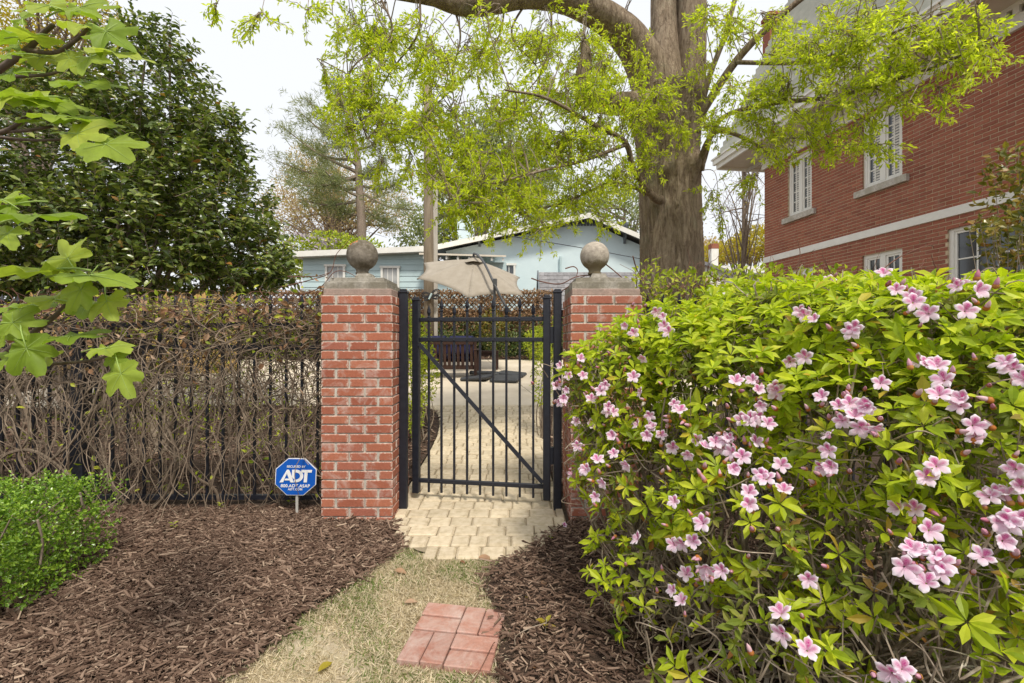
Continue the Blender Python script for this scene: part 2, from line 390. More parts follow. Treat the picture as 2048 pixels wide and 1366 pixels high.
def flowermat():
    m, t, b = nodes('azalea petals'); a = N(t, 'Attribute', attribute_name='tuv'); s = N(t, 'SeparateXYZ'); t.links.new(a.outputs['Vector'], s.inputs[0])
    c = ramp(t, s.outputs[1], [(0, (.78, .42, .60)), (.2, (.86, .66, .78)), (.6, (.88, .74, .84)), (1, (.92, .85, .90))])
    n = noise(t, 380, 3); blot = N(t, 'Math', operation='MULTIPLY'); t.links.new(s.outputs[0], blot.inputs[0]); t.links.new(ramp(t, n, [(.25, (.45,) * 3), (.6, (1,) * 3)]), blot.inputs[1])
    c = mixc(t, blot.outputs[0], c, (.58, .02, .25))
    t.links.new(c, b.inputs['Base Color']); b.inputs['Roughness'].default_value = .6; b.inputs['Specular IOR Level'].default_value = .2
    tr = N(t, 'BsdfTranslucent'); t.links.new(c, tr.inputs[0]); mx = N(t, 'MixShader'); mx.inputs[0].default_value = .35
    t.links.new(b.outputs[0], mx.inputs[1]); t.links.new(tr.outputs[0], mx.inputs[2]); t.links.new(mx.outputs[0], t.nodes['Material Output'].inputs[0]); return m
M['petal'] = flowermat()
M['bud'] = leafmat('azalea buds', [(0, (.55, .20, .30)), (.6, (.72, .42, .52)), (1, (.70, .50, .50))], .2, .6, .2, (1, 1, 1))
M['bud_scale'] = leafmat('bud scales', [(0, (.42, .14, .03)), (1, (.50, .25, .08))], .1, .7, .2)

# ------------------------------------------------------------------ leaf shapes
def leaf(w=.45, prof=(0, .75, 1, .6, 0), fold=.12, droop=.15, y=None):
    n = len(prof); ys = np.linspace(0, 1, n) if y is None else A(y)
    V = []; Tq = []; Tt = []; mid = []; L = []; R = []
    for i, (p, yy) in enumerate(zip(prof, ys)):
        zc = -droop * yy * yy
        if i in (0, n - 1):
            V.append((0, yy, zc)); mid.append(len(V) - 1); L.append(mid[-1]); R.append(mid[-1])
        else:
            V += [(0, yy, zc), (-w / 2 * p, yy, zc + fold * p * w), (w / 2 * p, yy, zc + fold * p * w)]
            k = len(V); mid.append(k - 3); L.append(k - 2); R.append(k - 1)
    for i in range(n - 1):
        if i == 0: Tt += [(mid[0], mid[1], L[1]), (mid[0], R[1], mid[1])]
        elif i == n - 2: Tt += [(mid[i], mid[i + 1], L[i]), (mid[i], R[i], mid[i + 1])]
        else: Tq += [(mid[i], mid[i + 1], L[i + 1], L[i]), (mid[i], R[i], R[i + 1], mid[i + 1])]
    return (A(V, float), [Tt] + ([Tq] if Tq else []), None)
LEAF4 = leaf(.42, (0, 1, 0), .18, .18, (0, .5, 1))
LEAF_OAK = leaf(.30, (0, 1, 0), .15, .2, (0, .62, 1))
LEAF_CAM = leaf(.52, (0, .95, .8, 0), .2, .22, (0, .4, .7, 1))
LEAF_BOX = leaf(.58, (0, 1, 0), .25, .1, (0, .55, 1))
LEAF_AZ = leaf(.38, (0, .7, 1, 0), .22, .25, (0, .3, .65, 1))
def join(parts):
    V = []; Fd = {}; n = 0
    for v, fs, _ in parts:
        for q in fs:
            q = np.asarray(q)
            if len(q): Fd.setdefault(q.shape[1], []).append(q + n)
        V.append(v); n += len(v)
    return (np.concatenate(V), [np.concatenate(x) for x in Fd.values()], None)
def rosette(n, tilt, seed, base=LEAF_AZ):
    r = np.random.default_rng(seed); ps = []
    for i in range(n):
        a = i * 2 * pi / n + r.uniform(-.35, .35); e = tilt + r.uniform(-.3, .3)
        d = A([[cos(a) * cos(e), sin(a) * cos(e), sin(e)]])
        R = frames(d, A([[0, 0, 1.]]) + .25 * r.normal(size=(1, 3)), [r.uniform(.65, 1.1)])[0]
        ps.append((base[0] @ R.T + d * .05, base[1], None))
    return join(ps)
def scatter(name, tmpl, mat, R, pos, parent, single=300, sname='leaf'):
    """the single pieces nearest the camera become parts of their own, the rest one part"""
    pos = np.asarray(pos)
    d = np.linalg.norm(pos - A([0, 0, H]), axis=1)
    u = np.abs(pos[:, 0] / np.maximum(pos[:, 1], .1)); v = np.abs(pos[:, 2] - H) / np.maximum(pos[:, 1], .1)
    d = d + 100 * ((u > 1.1) | (v > .74) | (pos[:, 1] < .3))
    idx = np.argsort(d); near, far = idx[:single], idx[single:]
    if len(near):
        mb = MB(); mb.add(*tmpl[:2]); me = mb.mesh(sname, mat)
        for i in near:
            s = np.linalg.norm(R[i][:, 0]); q = rot2(R[i] / s)
            put(sname, me, parent, pos[i], q, (s, s, s))
    if len(far):
        o = MB().inst(tmpl, R[far], pos[far]).build(name, mat, parent); o['kind'] = 'stuff'
# ------------------------------------------------------------------ ground, beds, path, patio
def sheet(name, ys, xl, xr, mat, dz, nx=14, noise_amp=0.0, **kw):
    V = []
    for y in ys:
        for t in np.linspace(0, 1, nx):
            x = xl(y) + (xr(y) - xl(y)) * t
            V.append((x, y, gz(y) + dz + noise_amp * (sin(x * 5.1 + y * 3) * .5 + sin(x * 11 - y * 7) * .3 + sin(y * 17 + x * 2) * .2)))
    n = len(ys); Q = [[i * nx + j, i * nx + j + 1, (i + 1) * nx + j + 1, (i + 1) * nx + j] for i in range(n - 1) for j in range(nx - 1)]
    return MB().add(V, Q).build(name, mat, smooth=True, **kw)
xs = np.concatenate([[-400, -150, -60, -30], np.arange(-16, 16.1, 2), [30, 60, 150, 400]])
ysg = [-60, -20, -5, 0, 1.5, 2.7, 3.6, 4.3, 5.8, 7.3, 9, 11, 13, 16, 22, 30, 60, 150, 400]
V = [(x, y, gz(y) - .03) for y in ysg for x in xs]; nx = len(xs)
MB().add(V, [[i * nx + j, i * nx + j + 1, (i + 1) * nx + j + 1, (i + 1) * nx + j] for i in range(len(ysg) - 1) for j in range(nx - 1)]).build('ground', M['soil'], kind='structure')

def curve(pts):
    p = sorted([tuple(G(*q)[:2]) for q in pts], key=lambda q: q[1]); yy = [q[1] for q in p]; xx = [q[0] for q in p]
    return lambda y: float(np.interp(y, yy, xx))
lawn_l = curve([(785, 1045), (812, 1085), (760, 1128), (700, 1170), (600, 1230), (520, 1310), (440, 1366), (300, 1500)])
lawn_r = curve([(1130, 1048), (1030, 1112), (985, 1132), (962, 1172), (992, 1215), (1003, 1250), (990, 1366), (985, 1500)])
path_l = curve([(785, 1043), (797, 1080), (842, 1106), (898, 1116), (960, 1121), (817, 975), (844, 931), (859, 905), (874, 874), (880, 847), (876, 830), (867, 822), (842, 809), (800, 800)])
path_r = curve([(960, 1121), (1030, 1112), (1085, 1090), (1133, 1045), (1122, 1010), (1103, 957), (1088, 874), (1080, 847), (1086, 813), (1088, 800)])
PY0, PY1 = G(960, 1121)[1], 7.3
bed = sheet('mulch_bed', np.arange(.6, 3.56, .06), lambda y: -6.0, lambda y: lawn_l(y) if y < 3.32 else -1.39, M['mulch_base'], .0, 60, .012, kind='structure')
bed2 = sheet('mulch_bed', np.arange(.4, 3.9, .06), lambda y: max(lawn_r(y), .44 if y > 3.25 else -9), lambda y: 5.0, M['mulch_base'], .0, 50, .012, kind='structure')
lawn = sheet('lawn', np.arange(.5, 3.0, .06), lambda y: lawn_l(y) - .05, lambda y: lawn_r(y) + .05, M['lawn_base'], -.012, 24, .004, kind='structure')
back_l = sheet('mulch_bed', np.arange(3.45, 7.31, .12), lambda y: -7.0 if y > 4 else -6.0, lambda y: path_l(y) - .01, M['mulch_base'], .012, 50, .01, kind='structure')
back_r = sheet('mulch_bed', np.arange(3.9, 7.31, .12), lambda y: path_r(y) + .01, lambda y: 5.0, M['mulch_base'], .012, 30, .01, kind='structure')
path = sheet('path', np.arange(PY0, PY1 + .01, .06), path_l, path_r, M['sand'], .004, 10, 0, kind='structure')
ORG[path.name] = A([0., 0, 0])
pav = {}
for wd in (.112, .148, .192):
    for k in range(2):
        b = MB(); b.box((0, 0, 0), (wd, .1455, .06), None, 0, .008 if k else .014); pav[(wd, k)] = b.mesh('paver', M['paver'])
count = 0; row = 0; yy = PY0 + .01
while yy < PY1 - .05:
    yc = yy + .075; x = -2.0 - rng.uniform(0, .15); xl, xr = path_l(yc) + .004, path_r(yc) - .004
    while x < xr:
        wd = [.112, .148, .148, .192][rng.integers(4)]; a, b = max(x, xl), min(x + wd, xr)
        if b - a > .035:
            xm = (a + b) / 2; zz = gz(yc) - .018 + rng.uniform(-.003, .004)
            o = put('paver', pav[(wd, int(rng.integers(2)))], path, (xm, yc + .006 * sin(xm * 3), zz + 0.006),
                    (math.atan2(gz(yc + .08) - gz(yc - .08), .16) + rng.uniform(-.02, .02), rng.uniform(-.02, .02), rng.uniform(-.02, .02)), ((b - a) / wd, 1, 1)); count += 1
        x += wd + .006
    yy += .152
print('pavers', count)

# patio in two slabs with an open joint
j0, j1 = G(1096, 813), G(975, 719)
def slab(pts, name):
    V = [(x, y, gz(y) + .01) for x, y in pts] + [(x, y, gz(y) - .12) for x, y in pts]; n = len(pts)
    return MB().add(V, [[list(range(n))], [list(range(n, 2 * n))[::-1]], [[i, i + n, (i + 1) % n + n, (i + 1) % n] for i in range(n)]]).build(name, M['concrete'])
pat = slab([(-9, 7.3), (j0[0] - .008, 7.3), (j1[0] - .008, 13), (-9, 13)], 'patio'); pat['kind'] = 'structure'
slab2 = slab([(j0[0] + .008, 7.3), (4, 7.3), (4, 13), (j1[0] + .008, 13)], 'patio'); slab2['kind'] = 'structure'
sheet('back_bed', np.arange(13, 14.6, .3), lambda y: -9.0, lambda y: 5.0, M['mulch_base'], .03, 40, .02, kind='structure')

# basketweave of walk bricks set in the lawn
TL, TC, CC, LM = G(855.7, 1207.8), G(931.9, 1215.2), G(902.6, 1279.6), G(816.2, 1267.9)
ex = nrm((TC - TL)[:2]); L = .205
ey = A([ex[1], -ex[0]])
pad = thing('stepping_pad', 'square of worn red walk bricks laid flat in the dry grass', 'brick pad', (TL[0], TL[1], gz(TL[1])))
bl = MB().box((0, 0, 0), (L - .006, L / 2 - .005, .05), None, 0, .004).mesh('brick', M['pad'])
def padbrick(cx, cy, rz, sx=1):
    q = TL[:2] + ex * cx * L + ey * cy * L; a = math.atan2(ex[1], ex[0]) + rz
    put('brick', bl, pad, (q[0], q[1], gz(q[1]) - .012 + rng.uniform(-.002, .002)), (rng.uniform(-.01, .01), rng.uniform(-.01, .01), a), (sx, 1, 1))
padbrick(.5, .25, 0); padbrick(.5, .75, 0); padbrick(1.25, .5, pi / 2); padbrick(1.75, .5, pi / 2)
padbrick(.25, 1.5, pi / 2); padbrick(.75, 1.5, pi / 2); padbrick(1.5, 1.25, 0); padbrick(1.5, 1.75, 0)

# loose ground cover
def chips(n, ylo, yhi, fl, fr, smin, smax, dz=.012, lo=0):
    y = rng.uniform(ylo, yhi, n * 2); l = A([fl(q) for q in y]); r = A([fr(q) for q in y])
    x = l + (r - l) * rng.uniform(0, 1, n * 2)
    keep = np.abs(x / np.maximum(y, .2)) < 1.35; x, y = x[keep][:n], y[keep][:n]
    z = A([gz(q) for q in y]) + dz + rng.uniform(0, .02, len(x)) + .012 * (np.sin(x * 5.1 + y * 3) * .5 + np.sin(x * 11 - y * 7) * .3)
    d = rng.normal(size=(len(x), 3)); d[:, 2] *= .28; d[:, 0] += .25 * np.sign(d[:, 0])
    nn = rng.normal(size=(len(x), 3)) * .35 + A([0, 0, 1])
    return np.stack([x, y, z], 1), frames(d, nn, rng.uniform(smin, smax, len(x)) * rng.choice([.6, 1, 1, 1.7], len(x)))
ch = leaf(.2, (.55, 1, .8, .4), .15, .08)
def chip_t(w):
    V = A([(-w, 0, 0), (w * .8, .05, 0), (w, .9, .02), (-w * .6, 1, 0), (-w, .02, -.1), (w, .03, -.1), (w, .9, -.1), (-w * .6, 1, -.1)])
    return (V, [[[0, 1, 2, 3], [0, 4, 5, 1], [1, 5, 6, 2], [2, 6, 7, 3], [3, 7, 4, 0]]], None)
c1, c2 = chip_t(.14), chip_t(.07)
mm = MB()
for T, n, a, b in ((c1, 34000, .010, .026), (c2, 38000, .014, .046)):
    p, R = chips(n, .8, 3.56, lambda y: -5.0, lambda y: lawn_l(y) + rng.normal() * .035 if y < 3.32 else -1.41, a, b); mm.inst(T, R, p)
    p, R = chips(n // 2, .8, 3.8, lambda y: max(lawn_r(y) + rng.normal() * .035, .44 if y > 3.27 else -9), lambda y: 2.6, a, b); mm.inst(T, R, p)
mm.build('mulch', M['chip'], kind='stuff')
mm = MB()
p, R = chips(9000, 3.7, 7.3, lambda y: -7.0, lambda y: path_l(y) - .02, .02, .06, .02); mm.inst(c1, R, p)
p, R = chips(2500, 3.9, 7.3, lambda y: path_r(y) + .02, lambda y: 3.0, .02, .06, .02); mm.inst(c1, R, p)
p, R = chips(6000, 13, 14.4, lambda y: -4.0, lambda y: 3.0, .03, .09, .04); mm.inst(c1, R, p)
mm.build('mulch', M['chip'], kind='stuff')
# dry turf with a little green
def blades(n, mat, name, dense=None, ln=(.012, .035)):
    y = rng.uniform(1.3, 2.95, n); l = A([lawn_l(q) for q in y]); r = A([lawn_r(q) for q in y])
    x = l + (r - l) * rng.uniform(-.03, 1.03, n)
    g = np.sin(x * 6.3 + 1) * np.sin(y * 5.1 + 2) + .5 * np.sin(x * 17 + y * 9) + rng.normal(size=n) * .5
    inpath = (y > PY0) & (x > A([path_l(q) for q in y]) + .0) & (x < A([path_r(q) for q in y]))
    q = TL[:2]; rel = np.stack([x - q[0], y - q[1]], 1); a = rel @ ex / L; b = rel @ ey / L
    k = ~inpath & ~((a > .02) & (a < 1.98) & (b > .02) & (b < 1.98))
    if dense is None: k &= (rng.random(n) < .28) | (np.sin(x * 8 + 2 * np.sin(y * 6)) * np.sin(y * 7 + 1.3 * np.sin(x * 9)) + rng.normal(size=n) * .25 > -.12)
    else: k &= (g > dense) | (np.hypot((x + .12) * 1.0, (y - 2.66) * 2.2) < .33)
    x, y = x[k], y[k]
    z = A([gz(q) for q in y]) - .014
    d = rng.normal(size=(len(x), 3)); d[:, 2] = np.abs(d[:, 2]) * (.35 if dense is None else .9) + .1
    R = frames(d, rng.normal(size=(len(x), 3)), rng.uniform(*ln, len(x)))
    V = A([(-.05, 0, 0), (.05, 0, 0), (.035, .6, .05), (-.035, .6, .05), (0, 1, -.05)])
    MB().inst((V, [[[0, 1, 2, 3]], [[3, 2, 4]]], None), R, np.stack([x, y, z], 1)).build(name, mat, kind='stuff')
blades(80000, M['straw'], 'dry_grass', None, (.02, .05)); blades(36000, M['grass'], 'green_grass', .15, (.015, .04))

# ------------------------------------------------------------------ the brick house on the right
hc = A([8.112 - .1286 * 11.85, 11.85, 0.0]); ha = nrm(A([.1286, -1., 0])); hn = A([-ha[1], ha[0], 0]) * -1
if hn[0] > 0: hn = -hn
HR = np.stack([ha, -hn, A([0, 0, 1.])], 1)
def hw(s, o, z): return hc + ha * s + hn * o + A([0, 0, z])
def hbox(mb, s0, s1, o0, o1, z0, z1, mi=0): mb.box(hw((s0 + s1) / 2, (o0 + o1) / 2, (z0 + z1) / 2), (abs(s1 - s0), abs(o1 - o0), abs(z1 - z0)), HR, mi); return mb
def sD(u): return (11.85 - 8.112 / ((u - 1024) / F + .1286)) * 1.00823
house = thing('brick_house', 'two storey red brick house with white eaves and shuttered windows on the right', 'house', hw(3, -3, gz(10)))
WE = 7.2
wins = [(sD(1577), sD(1624.6), 4.30, 5.68), (sD(1726), sD(1806), 4.30, 5.68), (sD(1726), sD(1806), 2.0, 3.0), (sD(1896), sD(1896) + 1.05, 1.7, 3.16), (sD(1584), sD(1627), 2.0, 3.0)]
b = MB()                                           # core with real openings: strips round the windows
ss = sorted({0, WE, *[w[0] for w in wins], *[w[1] for w in wins]}); zs = sorted({.2, 6.12, *[w[2] for w in wins], *[w[3] for w in wins]})
for i in range(len(ss) - 1):
    for j in range(len(zs) - 1):
        sm, zm = (ss[i] + ss[i + 1]) / 2, (zs[j] + zs[j + 1]) / 2
        if not any(w0 < sm < w1 and z0 < zm < z1 for w0, w1, z0, z1 in wins): hbox(b, ss[i], ss[i + 1], -.3, .009, zs[j], zs[j + 1])
hbox(b, .3, WE, -6, -.9, .2, 6.1)
hbox(b, 0, .3, -6, -.3, .2, 6.1)
b.build('wall', M['mortar_house'], house)
bricks = []
r = 0; z = .3
while z < 6.0:
    if not (3.33 < z + .03 < 3.50):
        s = -.105 if r % 2 else 0.0
        while s < WE:
            segs = [(max(s, 0), min(s + .197, WE))]
            for w0, w1, z0, z1 in wins:
                if z0 - .03 < z + .03 < z1 + .01:
                    n = []
                    for a, c in segs:
                        if c <= w0 or a >= w1: n.append((a, c))
                        else:
                            if a < w0: n.append((a, w0))
                            if c > w1: n.append((w1, c))
                    segs = n
            for a, c in segs:
                if c - a > .03: bricks.append((a, c, z))
            s += .2095
    z += .0677; r += 1
bm1 = MB().box((0, 0, 0), (1, .03, .0545), None).mesh('brick', M['brick_house'])
bm1.materials.clear(); bm1.materials.append(M['brick_house'])
vis = [k for k in bricks if k[2] > 2.45 and k[1] < WE and hw(k[1], 0, 0)[0] / hw(k[1], 0, 0)[1] < 1.13 and (k[2] - H) / hw(k[0], 0, 0)[1] < .72]
vis.sort(key=lambda k: -k[0] + .25 * abs(k[2] - 3.2)); near = set(vis[:300])
hang = (0, 0, math.atan2(ha[1], ha[0]))
rest = MB()
for k in bricks:
    a, c, z = k; cen = hw((a + c) / 2, rng.uniform(-.001, .002), z + .029)
    if k in near: put('brick', bm1, house, cen, hang, (c - a, 1, 1))
    else: rest.box(cen, (c - a, .03, .0545), HR)
o = rest.build('bricks', M['brick_house'], house); o['kind'] = 'stuff'
b = MB(); hbox(b, -.03, WE, -.02, .035, 3.345, 3.49); b.build('string_course', M['white'], house)
def casement(w0, w1, z0, z1, two=True, rows=5, cols=2, blinds=True, sill=True, par=house, T=hbox, gl='glass'):
    fb = MB(); fr = .065
    T(fb, w0 - .005, w0 + fr, -.10, -.025, z0, z1); T(fb, w1 - fr, w1 + .005, -.10, -.025, z0, z1)
    T(fb, w0 + fr, w1 - fr, -.10, -.025, z1 - fr, z1); T(fb, w0 + fr, w1 - fr, -.10, -.025, z0, z0 + fr)
    lights = [(w0 + fr, w1 - fr)]
    if two:
        m = (w0 + w1) / 2; T(fb, m - .045, m + .045, -.10, -.02, z0 + fr, z1 - fr); lights = [(w0 + fr, m - .045), (m + .045, w1 - fr)]
    win = fb.build('window', M['white'], par)
    for a, c in lights:
        sb = MB(); q = .04
        T(sb, a, a + q, -.09, -.04, z0 + fr, z1 - fr); T(sb, c - q, c, -.09, -.04, z0 + fr, z1 - fr); T(sb, a + q, c - q, -.09, -.04, z1 - fr - q, z1 - fr); T(sb, a + q, c - q, -.09, -.04, z0 + fr, z0 + fr + q)
        sb.build('sash', M['white'], win)
        mb = MB(); i0, i1, k0, k1 = a + q, c - q, z0 + fr + q, z1 - fr - q
        for k in range(1, cols): x = i0 + (i1 - i0) * k / cols; T(mb, x - .011, x + .011, -.082, -.050, k0, k1)
        for k in range(1, rows): x = k0 + (k1 - k0) * k / rows; T(mb, i0, i1, -.080, -.052, x - .011, x + .011)
        mb.build('muntins', M['white'], win)
        pb = MB(); T(pb, i0, i1, -.070, -.064, k0, k1); pb.build('pane', M[gl], win)
        if blinds:
            bb = MB(); x = k0 + .02
            while x < k1: T(bb, i0 + .28 * (i1 - i0), i1, -.0625, -.058, x, x + .034); x += .052
            bb.build('shutter_louvres', M['blind'], win)
    if sill:
        kb = MB(); T(kb, w0 - .13, w1 + .13, -.02, .085, z0 - .13, z0 - .005); kb.build('sill', M['sill'], win)
    return win
casement(*wins[0]); casement(*wins[1]); casement(*wins[2], rows=3, blinds=False); casement(*wins[3], two=False, rows=3, cols=3, blinds=False); casement(*wins[4], rows=3, blinds=False)
# cornice: frieze, dentils, soffit, gutter
EV = .76
b = MB(); hbox(b, -.06, WE, -.02, .06, 5.78, 5.98); hbox(b, -.07, WE, -.02, .10, 6.08, 6.14); b.build('frieze', M['white'], house)
dm = MB().box((0, 0, 0), (.075, .06, .10)).mesh('dentil', M['white'])
s = 0.0
while s < WE: put('dentil', dm, house, hw(s, .075, 6.03), hang); s += .15
b = MB(); hbox(b, -.75, WE, -.02, .022, 5.981, 6.079); b.build('frieze_band', M['grey_wood'], house)
b = MB(); hbox(b, -.85, WE, -.0, EV, 6.14, 6.18); hbox(b, -.85, -.02, -6, -.001, 6.141, 6.181); b.build('soffit', M['soffit'], house)
b = MB(); hbox(b, -.9, WE, EV - .001, EV + .05, 6.09, 6.26); hbox(b, -.95, WE, EV + .05, EV + .13, 6.20, 6.33); hbox(b, -.97, WE, EV + .0, EV + .17, 6.33, 6.37)
hbox(b, -.95, -.85, -6, EV - .002, 6.09, 6.35); b.build('gutter', M['white'], house)
# steep upper roof slope of pale shingle courses, hipped at the far end, and a dormer
rz0, rz1 = 6.37, 10.4; k = 0
top_in = 1.35
V = [hw(-.9, EV, rz0), hw(WE, EV, rz0), hw(WE, EV - top_in, rz1), hw(-.9 + top_in, EV - top_in, rz1), hw(-.9, -6, rz0), hw(-.9 + top_in, -6, rz1)]
MB().add(V, [[[0, 1, 2, 3], [4, 0, 3, 5]]]).build('roof', M['pale_shingle'], house)
rfm = MB(); n = 26
for i in range(n):
    t0 = i / n; z = rz0 + (rz1 - rz0) * t0; o = EV - top_in * t0; s0 = -.9 + top_in * t0
    hbox(rfm, s0, WE, o - .05, o + .018, z, z + (rz1 - rz0) / n - .02)
o = rfm.build('shingle_courses', M['pale_shingle'], house); o['kind'] = 'stuff'
b = MB(); sx = sD(1855) * 0 + 4.1
hbox(b, sx, sx + 2.2, -1.2, .36, 7.9, 9.6); b.build('dormer', M['white'], house)
casement(sx + .45, sx + 1.15, 8.25, 9.35, rows=3, blinds=False, sill=False, T=lambda mb, s0, s1, o0, o1, z0, z1: hbox(mb, s0, s1, o0 + .47, o1 + .47, z0, z1))
b = MB(); p = P(1545, 62, 15.0); b.box(p + A([0, 0, -1.2]), (.42, .42, 3.2)); b.box(p + A([0, 0, .44]), (.5, .5, .1)); b.build('chimney', M['brick_house'], house)

# ------------------------------------------------------------------ the pale blue house behind the garden
bh = thing('blue_house', 'pale blue single storey house with white rakes behind the garden fence', 'house', (1, 22, gz(22)))
pk, le, re_ = P(1178, 432, 20), P(866, 497, 20), P(1420, 560, 20)
re_ = A([7.6, 20, 5.05]); zb = gz(20)
wallp = [(le[0] + .5, zb), (re_[0] - .4, zb), (re_[0] - .4, re_[2] - .02), (pk[0], pk[2] - .12), (le[0] + .5, le[2] - .01)]
V = [(x, 20.5, z) for x, z in wallp] + [(x, 28, z) for x, z in wallp]; n = 5
MB().add(V, [[list(range(n))[::-1]], [list(range(n, 2 * n))], [[i, (i + 1) % n, (i + 1) % n + n, i + n] for i in range(n)]]).build('wall', M['blue'], bh)
rf = MB()
for a, c in ((le, pk), (pk, re_)):
    d = c - a; th = A([0, 0, .12]); y0, y1 = A([0, -.12, 0]), A([0, 9, 0])
    q = [a + y0, c + y0, c + y1, a + y1]; rf.add([x + th for x in q] + [x + th * .3 for x in q], [[[0, 1, 2, 3], [7, 6, 5, 4], [0, 4, 5, 1], [1, 5, 6, 2], [2, 6, 7, 3], [3, 7, 4, 0]]])
rf.build('roof', M['shingle'], bh)
rk = MB()
for a, c in ((le, pk), (pk, re_)):
    q = [a + A([0, -.18, .10]), c + A([0, -.18, .10]), c + A([0, -.18, -.12]), a + A([0, -.18, -.12])]; q += [x + A([0, .055, 0]) for x in q]
    rk.add(q, [[[0, 1, 2, 3], [7, 6, 5, 4], [0, 4, 5, 1], [1, 5, 6, 2], [2, 6, 7, 3], [3, 7, 4, 0]]])
rk.build('rake_board', M['white'], bh)
for u, v in ((958, 468), (1062, 445), (1252, 462)):
    p = P(u, v, 20.2); b = MB(); b.bar(p + A([0, .25, .3]), p + A([0, .25, -.5]), .10); b.bar(p + A([0, -.25, .25]), p + A([0, .2, -.42]), .08); b.bar(p + A([0, -.28, .28]), p + A([0, .3, .28]), .09); b.build('bracket', M['grey_trim'], bh)
vb = MB(); pc = P(1168, 446, 20.46)
for i in range(22):
    x = pc[0] - 1.5 + i * .14; hh = .42 * (1 - abs(x - pc[0]) / 1.75) + .03; vb.box((x, 20.46, pc[2] - .12 + hh / 2), (.10, .05, hh))
vb.build('attic_vent', M['grey_trim'], bh)
p0, p1 = P(1121, 513, 20.4), P(1121, 560, 20.4); MB().tube([p0, p1], .06, 8).build('vent_pipe', M['blue_board'], bh)
def fwin(par, u0, u1, v0, v1, Y, cols=3, rows=3, mid=True, gl='glass_pale'):
    a, c = P(u0, v0, Y), P(u1, v1, Y); x0, x1, z1, z0 = a[0], c[0], a[2], c[2]; q = .09
    b = MB(); b.box(((x0 + q / 2), Y - .03, (z0 + z1) / 2), (q, .08, z1 - z0)); b.box((x1 - q / 2, Y - .03, (z0 + z1) / 2), (q, .08, z1 - z0)); b.box(((x0 + x1) / 2, Y - .035, z1 - q / 2), (x1 - x0 + .08, .09, q)); b.box(((x0 + x1) / 2, Y - .03, z0 + q / 2), (x1 - x0 - 2 * q, .08, q))
    wn = b.build('window', M['white'], par)
    m = MB(); zm = z0 + (z1 - z0) * .45
    if mid: m.box(((x0 + x1) / 2, Y - .02, zm), (x1 - x0 - 2 * q, .05, .07))
    for i in range(1, cols): m.box((x0 + q + (x1 - x0 - 2 * q) * i / cols, Y - .012, (z0 + z1) / 2), (.03, .02, z1 - z0 - 2 * q))
    m.build('muntins', M['white'], wn)
    g = MB(); g.box(((x0 + x1) / 2, Y + .005, (z0 + z1) / 2), (x1 - x0 - 2 * q, .02, z1 - z0 - 2 * q)); g.build('pane', M[gl], wn)
fwin(bh, 996, 1031, 527, 552, 20.46, 3, 1, False, 'glass')
b = MB(); p = P(930, 456, 25); b.box(p, (.75, .75, 2.4)); b.build('chimney', M['blue'], bh); MB().box(p + A([0, 0, 1.32]), (.85, .85, .24)).build('chimney_cap', M['grey_trim'], bh)
# lap sided wing
wl, wr = P(606, 560, 19.3)[0], P(872, 560, 19.3)[0]; zt = P(700, 512, 19.3)[2]
MB().box(((wl + wr) / 2, 20.9, (zt + zb) / 2), (wr - wl, 3.1, zt - zb)).build('wing_wall', M['blue_board'], bh)
z = zb + .5
while z < zt - .05:
    V = [(wl - .01, 19.33, z), (wr + .01, 19.33, z), (wr + .01, 19.33, z + .235), (wl - .01, 19.33, z + .235), (wl - .01, 19.30, z), (wr + .01, 19.30, z), (wr + .01, 19.322, z + .235), (wl - .01, 19.322, z + .235)]
    MB().add(V, [[[4, 5, 6, 7], [0, 1, 5, 4], [3, 7, 6, 2], [0, 4, 7, 3], [1, 2, 6, 5]]]).build('board', M['blue_board'], bh); z += .238
rl, rr = P(582, 509, 18.8), P(846, 498, 18.8)
q = [rl + A([0, 0, .13]), rr + A([0, 0, .13]), rr + A([0, 0, -.1]), rl + A([0, 0, -.1])]; q += [x + A([0, 3.8, .25]) for x in q]
MB().add(q, [[[0, 1, 2, 3], [7, 6, 5, 4], [0, 4, 5, 1], [1, 5, 6, 2], [2, 6, 7, 3], [3, 7, 4, 0]]]).build('wing_roof', M['white'], bh)
fwin(bh, 651, 691, 529, 600, 19.28); fwin(bh, 762, 799, 532, 602, 19.28)
# porch roof with rafter tails
a, c = P(838, 508, 18.0), P(1012, 513, 18.0)
q = [A([a[0], 18.0, a[2] - .02]), A([c[0], 18.0, c[2] - .02]), A([c[0] - .5, 20.45, c[2] + .42]), A([a[0], 20.45, a[2] + .42])]; q += [x + A([0, 0, .07]) for x in q]
MB().add(q, [[[0, 1, 2, 3], [7, 6, 5, 4], [0, 4, 5, 1], [1, 5, 6, 2], [2, 6, 7, 3], [3, 7, 4, 0]]]).build('porch_roof', M['cream'], bh)
tm = MB().box((0, 0, 0), (.07, 1.0, .12)).mesh('rafter_tail', M['white'])
for i in range(8): put('rafter_tail', tm, bh, (a[0] + .18 + i * (c[0] - a[0] - .3) / 7, 18.55, a[2] - .0 + (c[2] - a[2]) * i / 7 - .02), (.18, 0, 0))
MB().box(((a[0] + c[0]) / 2 + .3, 19.6, (zb + a[2]) / 2 - .1), (c[0] - a[0] - .6, 1.7, a[2] - zb - .2)).build('porch_wall', M['blue_board'], bh)

